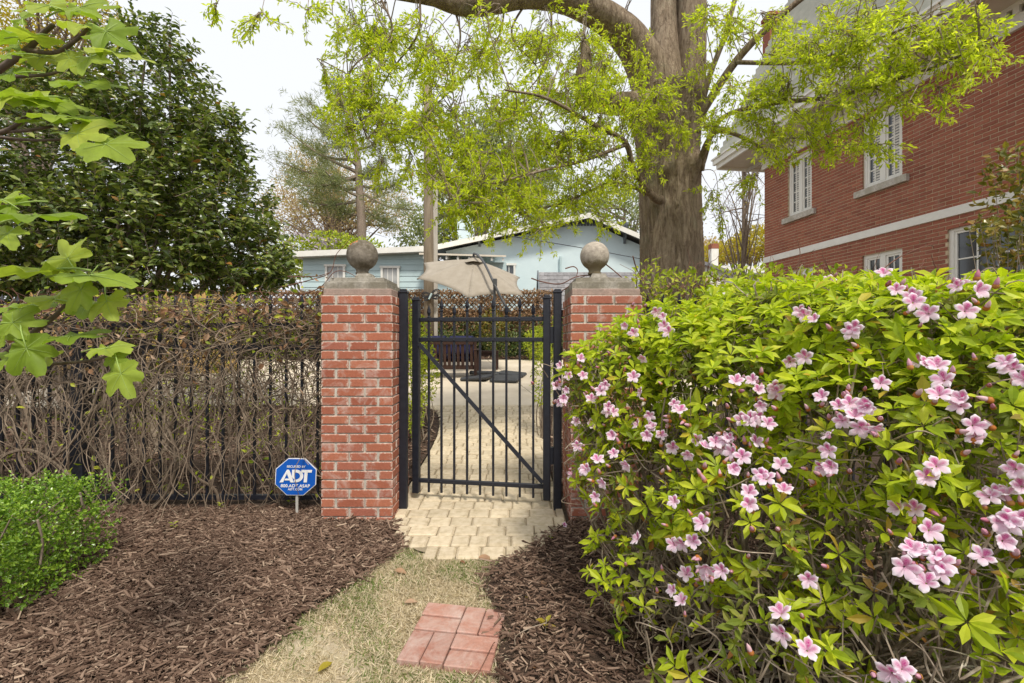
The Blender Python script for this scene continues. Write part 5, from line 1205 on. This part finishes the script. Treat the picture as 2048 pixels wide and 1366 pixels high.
# flowers
def flower(seed, open_=1.0):
    r = np.random.default_rng(seed); ps = MB(); nr, ns = 7, 6
    for i in range(5):
        a0 = pi / 2 + i * 2 * pi / 5 + r.uniform(-.08, .08); V = []; at = []; w = r.uniform(.57, .68); L_ = r.uniform(.92, 1.08); cu = r.uniform(.3, .8)
        for y in range(nr):
            t = y / (nr - 1); rad = .06 + .94 * t * L_ * open_; hgt = .62 * (t ** .62) - cu * .42 * t ** 3.2 + (1 - open_) * t * .9
            wd = w * (.2 + 1.25 * t - 1.05 * t ** 3.6 + .05) * (.5 if y == nr - 1 else 1)
            for s in range(ns):
                q = s / (ns - 1) * 2 - 1; ruf = .035 * sin(q * 7 + i * 2 + seed) * t * t
                x_, y_ = q * wd * .62, rad - .10 * t * q * q
                V.append((cos(a0) * y_ - sin(a0) * x_, sin(a0) * y_ + cos(a0) * x_, hgt - .10 * q * q * t + ruf + .012 * (i % 2)))
                bl_ = (1.0 if i == 0 else (.6 if i in (1, 4) else .12)) * max(0, 1 - ((t - .40) / .42) ** 2) * max(0, 1 - abs(q) * (.85 if i == 0 else 1.2))
                at.append((min(1, bl_ * 1.6), t, q))
        Q = [[y * ns + s, y * ns + s + 1, (y + 1) * ns + s + 1, (y + 1) * ns + s] for y in range(nr - 1) for s in range(ns - 1)]
        ps.add(V, Q, 0, at)
    for i in range(6):
        a = r.uniform(0, 2 * pi); tilt = r.uniform(.1, .3); q = [(0, 0, .05), (cos(a) * tilt * .5, sin(a) * tilt * .5 - .05, .5), (cos(a) * tilt, sin(a) * tilt - .12, .95 + r.uniform(-.1, .15))]
        ps.tube(smooth_path(q, 3), .011, 3, 0); ps.a[-1][:] = (0, .25, 0)
    me = ps.mesh('blossom', M['petal'], True); return me
fl = [flower(i, o_) for i, o_ in enumerate((1, 1, .95, .85, .72, 1.0))]
def bud(seed):
    b = MB(); r = np.random.default_rng(seed); th = np.linspace(0, 1, 8)
    b.lathe([(max(.001, .23 * sin(pi * min(1, .06 + .94 * t)) ** .8 * (1 - .25 * t)), t) for t in th], (0, 0, 0), 6); b.lathe([(.05, -.12), (.22, -.04), (.28, .12), (.24, .32)], (0, 0, 0), 6, 1); return b.mesh('bud', [M['bud'], M['bud_scale']], True)
bd = [bud(i) for i in range(2)]
# flower clusters: (u, v, number of blossoms, spread in px)
fc = [(1142, 735, 4, 18), (1135, 800, 2, 8), (1150, 770, 3, 20), (1200, 860, 7, 46), (1245, 830, 5, 34), (1310, 855, 5, 40), (1330, 885, 2, 20), (1296, 718, 1, 4), (1345, 690, 1, 10), (1290, 660, 2, 16), (1330, 640, 3, 24), (1208, 790, 2, 20), (1262, 760, 1, 4), (1175, 945, 2, 18), (1210, 950, 3, 24), (1205, 990, 1, 6), (1250, 910, 2, 22), (1370, 815, 2, 14), (1400, 910, 3, 26), (1450, 885, 4, 34), (1455, 870, 2, 20), (1480, 960, 3, 22), (1495, 1000, 2, 14), (1530, 985, 3, 20), (1365, 1010, 1, 6), (1405, 1060, 3, 24), (1360, 1085, 1, 6), (1280, 1090, 1, 6), (1440, 1130, 3, 24), (1430, 1170, 1, 6), (1350, 1215, 2, 14), (1375, 1135, 1, 8),
      (1620, 645, 3, 24), (1715, 675, 2, 20), (1640, 560, 1, 8), (1790, 575, 2, 18), (1910, 605, 2, 18), (1950, 605, 2, 14), (1830, 625, 3, 26), (1560, 775, 3, 26), (1530, 790, 2, 18), (1700, 800, 5, 34), (1725, 855, 3, 24), (1670, 880, 3, 24), (1745, 810, 2, 16), (1860, 780, 5, 40), (1900, 790, 3, 26), (2035, 750, 3, 24), (1925, 870, 3, 26), (1510, 840, 4, 26), (1590, 700, 2, 20), (1645, 1155, 1, 6), (1810, 1105, 3, 24), (1840, 1140, 3, 22), (1870, 1140, 2, 14), (2020, 960, 3, 24), (2010, 1010, 2, 16), (2010, 1055, 2, 18), (2035, 1050, 2, 12), (1990, 1120, 2, 14), (1590, 1270, 2, 22), (1620, 1290, 1, 8), (1810, 1345, 2, 14), (1825, 1050, 2, 20), (1545, 920, 2, 16), (1660, 930, 2, 16), (1850, 930, 2, 18), (1560, 860, 1, 8), (1480, 770, 1, 8)]
nf = 0
for u, v, n, sp in fc:
    for i in range(max(1, int(round(n * .85)))):
        uu, vv = u + rng.normal() * sp * .95, v + rng.normal() * sp * .75; p, n_ = azhit(uu, vv, .035)
        z_ = nrm(n_ * .5 + nrm(A([0, 0, H]) - p) * .75 + A([0, 0, .08]) + rng.normal(size=3) * .42); up_ = A([0, 0, 1.]) + rng.normal(size=3) * .25
        x_ = nrm(np.cross(up_, z_)); R = np.stack([x_, np.cross(z_, x_), z_], 1); s = rng.uniform(.027, .035); w_ = int(rng.choice([0, 1, 2, 5, 3, 4], p=[.2, .2, .2, .2, .12, .08]))
        put('blossom', fl[w_], az, p, rot2(R), (s, s, s)); nf += 1
        if rng.random() < .9:
            for _ in range(rng.integers(1, 3)):
                q, n2_ = azhit(uu + rng.normal() * 34, vv + rng.normal() * 26, .02); z_ = nrm(n2_ + A([0, 0, .5]) + rng.normal(size=3) * .4); x_ = nrm(np.cross(A([.3, .2, 1.]), z_)); R = np.stack([x_, np.cross(z_, x_), z_], 1)
                s = rng.uniform(.022, .036); put('bud', bd[int(rng.integers(2))], az, q, rot2(R), (s, s, s))
print('blossoms', nf)

# ---- fig branches reaching in from the left
fg = thing('fig_tree', 'fig branches with big lobed bright green leaves reaching in from the left edge', 'tree', (-1.9, 1.25, gz(1.25)))
b = MB()
def figb(pts, w0, w1):
    q = smooth_path([P(u, v, Y) for u, v, Y in pts], 6); b.tube(q, np.linspace(w0, w1, len(q)), 7)
figb([(-60, 180, 1.45), (20, 125, 1.4), (60, 95, 1.4), (85, 68, 1.38), (107, 50, 1.36)], .011, .006); figb([(55, 100, 1.4), (110, 105, 1.37), (150, 82, 1.33), (175, 58, 1.3)], .007, .004)
figb([(-60, 160, 1.4), (20, 154, 1.4), (90, 150, 1.38), (118, 143, 1.36)], .006, .004); figb([(-60, 280, 1.4), (20, 258, 1.38), (62, 222, 1.35)], .008, .005); figb([(-60, 262, 1.4), (40, 262, 1.38), (105, 253, 1.36)], .006, .004); figb([(-60, 268, 1.45), (60, 280, 1.4), (140, 278, 1.38)], .006, .003)
figb([(-60, 790, 1.5), (0, 715, 1.45), (60, 670, 1.42), (110, 632, 1.4), (140, 602, 1.38)], .011, .006); figb([(-60, 730, 1.5), (30, 710, 1.46), (100, 727, 1.42), (200, 717, 1.38), (215, 700, 1.34)], .006, .004); figb([(0, 640, 1.45), (50, 660, 1.43), (95, 632, 1.4)], .004, .003)
figb([(-400, 1300, 1.7), (-300, 900, 1.6), (-160, 620, 1.5), (-60, 280, 1.42)], .03, .012); figb([(-300, 900, 1.6), (-140, 840, 1.55), (-60, 785, 1.5)], .018, .011)
b.build('branches', M['branch'], fg, True)
def figleaf(seed):
    r = np.random.default_rng(seed); na = 60; V = [(0, .34, .0)]; rad = []
    for i in range(na):
        a = -pi + 2 * pi * i / na
        lob = [(0, .66, .37), (.95, .60, .36), (-.95, .60, .36), (1.85, .44, .42), (-1.85, .44, .42)]
        q = max([L_ * math.exp(-((a - c) / w_) ** 6) for c, L_, w_ in lob] + [.27 + .03 * r.random()])
        rad.append(q)
    rad = np.convolve(np.r_[rad[-2:], rad, rad[:2]], [.1, .2, .4, .2, .1], 'valid')
    for k in (.35, .65, .86, 1.0):
        for i in range(na):
            a = -pi + 2 * pi * i / na; q = rad[i] * k * (1 + (.02 * ((i % 2) * 2 - 1) if k == 1 else 0)); x, y = sin(a) * q, .34 + cos(a) * q
            z = .10 * abs(x) ** 1.2 - .22 * (y - .3) ** 2 + .045 * sin(5 * a + seed) * k - .25 * x * x + .022 * sin(11 * a + 2 * seed) * k ** 3 + .012 * sin(19 * a + seed) * k ** 4
            V.append((x, y, z))
    T = [(0, 1 + i, 1 + (i + 1) % na) for i in range(na)]; Q = [(1 + g_ * na + i, 1 + (g_ + 1) * na + i, 1 + (g_ + 1) * na + (i + 1) % na, 1 + g_ * na + (i + 1) % na) for g_ in range(3) for i in range(na)]
    mb = MB().add(V, [T, Q]); mb.tube([(0, -.32, -.05), (0, -.1, -.01), (0, .1, .002), (0, .34, .004)], [.014, .013, .012, .011], 5, 1)
    for a, L_ in ((0, .6), (.88, .5), (-.88, .5), (1.85, .33), (-1.85, .33)):
        pt = [(sin(a) * t * L_, .34 - .2 * (1 - min(1, t * 8)) * 0 + cos(a) * t * L_) for t in np.linspace(0, 1, 6)]
        mb.tube([(x, y, .10 * abs(x) ** 1.2 - .22 * (y - .3) ** 2 - .25 * x * x + .008) for x, y in pt], np.linspace(.006, .002, 6), 3, 1)
    return mb.mesh('leaf', [M['fig'], M['fig_vein']], True)
M['fig_vein'] = pm('fig veins', [(.3, (.30, .42, .10)), (.7, (.36, .48, .14))], 10, .6)
fgl = [figleaf(i) for i in range(4)]
# (u, v of the leaf middle, length px, direction of tip in degrees (0 right, 90 up), tilt: 0 facing the camera, 80 edge on, depth)
figs = [(45, 36, 62, 120, 25, 1.38), (95, 10, 110, 150, 45, 1.3), (165, 15, 110, 20, 40, 1.3), (170, 52, 105, -35, 50, 1.28), (215, 65, 120, -40, 35, 1.22), (232, 105, 110, -45, 55, 1.22), (140, 118, 66, -60, 15, 1.34), (182, 116, 95, -30, 30, 1.3), (40, 72, 110, 170, 65, 1.38), (70, 75, 95, -10, 70, 1.34), (28, 92, 52, -90, 20, 1.42), (85, 115, 90, -20, 45, 1.4), (168, 165, 120, -42, 74, 1.3), (15, 110, 80, 190, 40, 1.3), (20, 148, 90, -160, 45, 1.3), (18, 190, 120, -20, 55, 1.28), (70, 195, 110, 155, 60, 1.3), (105, 205, 95, -30, 50, 1.33), (120, 232, 130, -18, 66, 1.28), (158, 268, 110, -12, 25, 1.25), (215, 290, 135, -42, 48, 1.24), (165, 240, 120, -22, 70, 1.3), (95, 240, 90, 140, 55, 1.34), (130, 20, 80, 60, 60, 1.36),
        (22, 410, 95, -160, 40, 1.25), (70, 432, 150, -24, 74, 1.2), (12, 470, 90, -100, 30, 1.25), (5, 400, 90, 140, 55, 1.25),
        (135, 515, 105, 130, 35, 1.34), (95, 540, 130, 178, 80, 1.32), (185, 552, 150, -12, 76, 1.3), (160, 582, 90, -115, 8, 1.32), (214, 605, 78, -62, 25, 1.34), (178, 612, 100, -25, 60, 1.38), (105, 598, 92, 178, 62, 1.36), (30, 645, 92, 10, 40, 1.32), (10, 665, 60, -150, 30, 1.34), (55, 700, 104, -62, 12, 1.3), (15, 615, 70, 170, 70, 1.38), (145, 672, 110, 4, 80, 1.32), (215, 697, 80, 6, 72, 1.3), (230, 716, 56, -20, 30, 1.3), (243, 750, 92, -62, 22, 1.28), (82, 720, 76, -30, 55, 1.36), (15, 718, 60, -150, 45, 1.36), (60, 612, 84, 20, 66, 1.4)]
for u, v, L_, an, ti, Y in figs:
    a = radians(an); t_ = radians(ti); ln = L_ * Y / F * .95
    d0 = A([cos(a), 0, sin(a)]); nf0 = A([0, -1., 0]); axis_n = nrm(A([0, 0, 1.]) * sin(t_) + nf0 * cos(t_) + rng.normal(size=3) * .12)
    d = nrm(d0 - axis_n * (d0 @ axis_n)); x = np.cross(d, axis_n); R = np.stack([x, d, axis_n], 1); p = P(u, v, Y) - d * .38 * ln
    put('leaf', fgl[int(rng.integers(4))], fg, p, rot2(R), (ln * rng.uniform(.85, 1.1), ln, ln * rng.uniform(.7, 1.5)))

# ---- bronze leafed shrub at the brick house corner
bush('bronze_shrub', 'upright shrub with bronze and yellow green leaves against the brick house', 'shrub', [lobe(2040, 400, 50, 100, 4.2, .35), lobe(2040, 470, 58, 60, 4.1, .35), lobe(2000, 455, 36, 18, 4.0, .2), lobe(2075, 540, 60, 70, 4.1, .4), lobe(1965, 450, 26, 8, 3.9, .12), lobe(2020, 330, 22, 40, 4.2, .2), lobe(2130, 450, 90, 150, 4.3, .4)], 1500, 'bronze', .085, 24, LEAF_CAM, .45, .35, single=150, floor=1.2)

# ---- background trees
def tree(label, base, top, rad, crown, n, mat, size, tmpl, bark='bark_pale', limbs=22, name='tree', spread=None, clump=1, lo=.35, up=.2, twig=True):
    bs = A(base, float); t = thing(name, label, 'tree', bs); b = MB(); tp_ = A(top, float)
    q = smooth_path([bs - A([0, 0, .2]), bs * .5 + tp_ * .5 + rng.normal(size=3) * A([rad, rad, 0]) * .8, tp_], 8); b.tube(q, np.linspace(rad, rad * .18, len(q)), 10); b.build('trunk', M[bark], t, True)
    L_ = A(crown, float); b = MB()
    for i in range(limbs):
        l = L_[i % len(L_)]; e = l[:3] + rdir(1)[0] * l[3:] * rng.uniform(.3, .85); k = rng.uniform(.35, .95); s0 = q[int(k * (len(q) - 1))]
        if e[2] < s0[2] - 1.5: s0 = q[int(.3 * (len(q) - 1))]
        c_ = smooth_path([s0, s0 * .5 + e * .5 + A([0, 0, .06 * np.linalg.norm(e - s0)]) + rng.normal(size=3) * .1, e], 6); b.tube(c_, np.linspace(rad * .30, rad * .05, len(c_)), 5)
        if twig:
            for _ in range(6):
                j = rng.integers(3, len(c_)); d = nrm(c_[j] - s0 + rng.normal(size=3) * np.linalg.norm(e - s0) * .5); ln = rng.uniform(.15, .35) * np.linalg.norm(e - s0); w_ = smooth_path([c_[j], c_[j] + d * ln * .5 + rng.normal(size=3) * .05, c_[j] + d * ln], 3); b.tube(w_, np.linspace(rad * .08, rad * .025, len(w_)), 3)
    b.build('limbs', M[bark], t)
    if n:
        p, nn = ell(crown, n // clump, lo, 1.03)
        if clump > 1: p = np.repeat(p, clump, 0) + rng.normal(size=(len(p) * clump, 3)) * (spread or size * 1.5); nn = np.repeat(nn, clump, 0)
        o = MB().inst(tmpl, frames(nrm(nn + rng.normal(size=p.shape) * .8 + A([0, 0, up])), rng.normal(size=p.shape) + A([0, -.3, .5]), rng.uniform(size * .6, size * 1.3, len(p))), p).build('crown', M[mat], t); o['kind'] = 'stuff'
    return t
NEEDLE = leaf(.10, (0, 1, 0), .0, .25, (0, .5, 1))
BIT = leaf(.5, (0, 1, 0), .1, .1, (0, .5, 1))
Y = 32
pine = thing('pine_tree', 'tall open pine with grey green needles behind the blue house', 'tree', (*P(722, 600, Y)[:2], 1.1))
trk = smooth_path([[*P(u, v, Y), w_ * Y / F / 2] for u, v, w_ in ((724, 660, 22), (724, 480, 18), (720, 400, 17), (716, 330, 13), (706, 260, 9), (696, 180, 5), (690, 150, 2))], 8)
b = MB(); b.tube(trk[:, :3], trk[:, 3], 10); b.build('trunk', M['bark_pale'], pine, True)
b = MB(); pos, dr = [], []
for (u0, v0, u1, v1, yo, big) in [(716, 345, 560, 250, -1, 1), (718, 360, 545, 318, 1, 1), (720, 350, 575, 370, -2, 1), (712, 300, 590, 215, 1, 1), (708, 270, 610, 195, -1, .9), (700, 230, 655, 165, 0, .7), (716, 320, 600, 290, 2, 1), (722, 400, 600, 400, -1, 1), (724, 430, 660, 405, 1, .7), (700, 220, 745, 170, 0, .6), (706, 262, 770, 215, 1, .8), (712, 300, 775, 260, -1, .8), (718, 345, 745, 335, 0, .4), (722, 372, 800, 365, 1, .9), (722, 385, 830, 420, -1, .9), (722, 410, 790, 450, 1, .7), (722, 395, 640, 330, -2, .9), (716, 335, 650, 240, -2, .9), (720, 360, 770, 310, 2, .6), (710, 290, 680, 190, 1, .7), (694, 200, 672, 152, 0, .5), (720, 380, 560, 345, 3, .8)]:
    s0, e = P(u0, v0, Y), P(u1, v1, Y + yo); c_ = smooth_path([s0, s0 * .5 + e * .5 + A([0, 0, -.35]), e], 8); b.tube(c_, np.linspace(.12 * big + .02, .02, len(c_)), 5)
    for j in range(int(70 * big)):
        t = rng.uniform(.25, 1) ** .8; q = c_[int(t * (len(c_) - 1))] + rng.normal(size=3) * A([.45, .6, .32]) * big; nn_ = 16
        pos.append(np.repeat(q[None], nn_, 0) + rng.normal(size=(nn_, 3)) * .13); dr.append(nrm(rng.normal(size=(nn_, 3)) + nrm(e - s0) * .9 + A([0, 0, .4])))
b.build('limbs', M['bark_pale'], pine); pos, dr = np.concatenate(pos), np.concatenate(dr)
o = MB().inst(NEEDLE, frames(dr, rng.normal(size=dr.shape), rng.uniform(.25, .5, len(dr)) * A([1.0])), pos).build('crown', M['pine'], pine); o['kind'] = 'stuff'
pl = lambda u, v, ru, rv, Y, ry: lobe(u, v, ru, rv, Y, ry)
gb = lambda u, Y: (*P(u, 683, Y)[:2], gz(Y))
tree('bare spreading tree with tan spring buds to the left of the pine', gb(672, 40), P(665, 390, 40), .5, [pl(620, 380, 70, 60, 40, 3), pl(700, 400, 70, 60, 41, 3), pl(570, 430, 50, 50, 40, 3), pl(660, 430, 90, 50, 39, 3), pl(780, 420, 50, 50, 40, 3), pl(640, 330, 60, 40, 41, 3)], 17000, 'tan_leaf', .19, BIT, limbs=60, lo=.2, name='budding_tree')
tree('layered deodar cedar rising behind the chimney of the blue house', gb(955, 36), P(950, 240, 36), .5, [pl(930, 330, 70, 36, 36, 3), pl(1000, 300, 90, 40, 36, 3), pl(960, 260, 60, 36, 36, 2.5), pl(900, 400, 50, 26, 35, 3), pl(880, 450, 60, 26, 35, 3), pl(1010, 370, 90, 40, 36, 3), pl(850, 480, 50, 22, 34, 2), pl(1060, 340, 70, 50, 37, 3)], 15000, 'cedar', .34, LEAF4, limbs=44, lo=.3, up=-.5, name='cedar_tree', clump=5, spread=.3)
tree('broad golden green tree at the top left behind the camellia', gb(60, 18), P(80, 40, 18), .3, [pl(60, 30, 110, 70, 18, 2), pl(180, 30, 50, 60, 18, 1.5), pl(-40, 100, 120, 90, 18, 2), pl(100, 150, 90, 60, 18, 2)], 9000, 'gold', .16, BIT, limbs=40, lo=.3, name='golden_tree')
tree('slender bare tree between the oak and the brick house', gb(1482, 15), P(1486, 240, 15), .09, [pl(1480, 330, 70, 80, 15, .8), pl(1450, 430, 50, 50, 15, .7), pl(1510, 400, 36, 60, 15, .7), pl(1500, 260, 40, 40, 15, .6)], 500, 'tan_leaf', .06, BIT, limbs=46, name='bare_tree')
tree('rounded yellow green tree far behind the slender bare tree', gb(1500, 45), P(1500, 470, 45), .3, [pl(1505, 490, 40, 36, 45, 3), pl(1470, 500, 30, 22, 45, 3), pl(1550, 480, 40, 40, 45, 3), pl(1415, 510, 26, 20, 45, 3)], 5000, 'gold', .32, BIT, limbs=16, name='yellow_tree')
tree('hazy tan tree line tree left of the brick house behind the far roof', gb(1440, 50), P(1440, 480, 50), .3, [pl(1450, 510, 60, 18, 50, 3), pl(1410, 500, 30, 22, 50, 3)], 2500, 'tan_leaf', .3, BIT, limbs=16, name='hazy_tree')
tree('wide pale evergreen behind the gable of the blue house', gb(1260, 48), P(1250, 380, 48), .4, [pl(1230, 430, 90, 50, 48, 4), pl(1290, 400, 60, 60, 48, 4), pl(1120, 400, 90, 50, 47, 4), pl(1050, 420, 60, 40, 47, 4)], 7000, 'cedar', .4, LEAF4, limbs=20, name='evergreen_tree')
bush('wisteria', 'yellow green wisteria mound above the wing roof of the blue house', 'shrub', [lobe(600, 500, 40, 24, 26, 1), lobe(660, 490, 60, 26, 26, 1), lobe(720, 500, 50, 24, 26, 1), lobe(560, 520, 40, 36, 26, 1), lobe(640, 530, 80, 30, 26, 1)], 5000, 'young', .22, 12, BIT)
M['mauve'] = leafmat('mauve blossom', [(0, (.42, .34, .42)), (1, (.60, .52, .58))], .3, .7, .2, (1, 1, 1))
p, nn = ell([lobe(610, 490, 45, 26, 25.4, .6), lobe(660, 495, 30, 20, 25.4, .6)], 420, .8, 1.03); o = MB().inst(BIT, frames(rdir(len(p), -1), rdir(len(p)), rng.uniform(.12, .25, len(p))), p).build('wisteria_blossoms', M['mauve']); tag(o, 'pale mauve wisteria blossom hanging over the wing roof', 'blossoms'); o['kind'] = 'stuff'

# ---- seedlings and fallen leaves on the ground
def weed(u, v, lab, n=6, s=.05, mat='young'):
    g = G(u, v); t = thing('seedling', lab, 'seedling', g); b = MB(); b.tube(smooth_path([g - A([0, 0, .01]), g + A([.004, 0, .03]), g + A([.008, 0, .06])], 3), .0025, 4); b.build('stem', M['twig'], t)
    lm_ = MB().add(*LEAF_CAM[:2]).mesh('leaf', M[mat])
    for i in range(n):
        a = i * 2.4; d = A([[cos(a), sin(a) * .8, .55 + .1 * rng.normal()]]); R = frames(d, A([[0, 0, 1.]]), [1.])[0]; k = s * rng.uniform(.7, 1.1); put('leaf', lm_, t, g + A([.004, 0, .02 + .008 * i]), rot2(R), (k, k, k))
weed(345, 1062, 'tiny green seedling alone in the mulch near the boxwood', 5, .035); weed(578, 1012, 'green seedling at the foot of the sign stake', 6, .06); weed(440, 1020, 'bright seedling in the mulch in front of the fence rail', 5, .04); weed(490, 990, 'seedling at the fence bottom rail left of the sign', 6, .055); weed(325, 985, 'seedling under the vines beside the boxwood hedge', 5, .05); weed(640, 1000, 'seedling squeezed between the sign and the brick pillar', 5, .045)
weed(1235, 1290, 'dark glossy seedling at the edge of the azalea', 6, .06, 'camellia'); weed(1090, 1265, 'pale wilted sprig in the right mulch bed', 5, .05, 'gold'); weed(1100, 1083, 'tiny green sprout at the right edge of the pavers', 3, .02)
def litter(u, v, L_, ang, mat, lab, cat='leaf', curl=.25, dz=.015, w=.42):
    g = G(u, v, dz); T = leaf(w, (0, .75, 1, .7, 0), .25, curl); a = radians(ang); s = L_ * g[1] / F
    R = frames(A([[cos(a), sin(a), .12]]), A([[.1, -.35, 1.]]), [s])[0]; me = MB().add(*T[:2]).mesh('fallen_leaf', M[mat]); o = put('fallen_leaf', me, None, g - R[:, 1] * .5, rot2(R / s), (s, s, s)); tag(o, lab, cat)
for q in [(651, 1330, 36, 60, 'gold', 'yellow green fallen leaf lying on the dry grass near the bottom'), (475, 1140, 22, 80, 'gold', 'small orange fallen leaf alone on the left mulch'), (800, 1141, 30, -20, 'dry_leaf', 'tan fallen leaf on the grass below the left pillar'), (822, 1202, 26, 10, 'dry_leaf', 'curled brown fallen leaf just above the brick pad'), (970, 1114, 30, -12, 'dry_leaf', 'brown leaf resting on the front edge of the pavers'), (925, 1123, 14, -30, 'dry_leaf', 'small rust leaf at the front edge of the pavers'), (673, 1055, 24, 12, 'gold', 'thin orange leaf on the mulch at the foot of the left pillar'), (712, 1104, 18, 6, 'gold', 'thin orange leaf on the mulch near the grass edge'), (500, 1065, 14, 50, 'dry_leaf', 'little rust leaf on the mulch below the yard sign'), (1088, 1165, 28, 70, 'dry_leaf', 'pale curled leaf on the right mulch bed'), (1150, 1152, 14, 60, 'gold', 'tiny orange leaf on the right mulch near the azalea'), (1055, 1195, 14, -40, 'gold', 'tiny orange leaf on the right mulch near the brick pad'), (1070, 1333, 20, 0, 'dry_leaf', 'tan leaf on the right mulch at the bottom edge'), (245, 1105, 24, 15, 'gold', 'thin yellow leaf on the mulch beside the boxwood'), (270, 1037, 22, 80, 'dry_leaf', 'orange brown leaf on the mulch under the vines')]: litter(*q)
p, n_ = G(1128, 1052, .02), None
s = .028; put('fallen_petal', fl[4], None, p, (.6, .3, 0), (s, s, s)); tag(bpy.data.objects['fallen_petal'], 'fallen pink azalea blossom on the pavers by the right pillar', 'blossom')
q = smooth_path([G(930, 1385, .03), G(960, 1340, .03), G(985, 1290, .04), G(990, 1285, .035)], 6); tag(MB().tube(q, .0022, 4).build('fallen_twig', M['vine_red']), 'thin dead runner lying across the lower right of the brick pad', 'twig')
q = smooth_path([G(1030, 1290, .02), G(1032, 1272, .03), G(1060, 1256, .05), G(1092, 1246, .06)], 6); tag(MB().tube(q, .0022, 4).build('fallen_twig', M['twig']), 'small upright dead twig in the right mulch bed', 'twig')
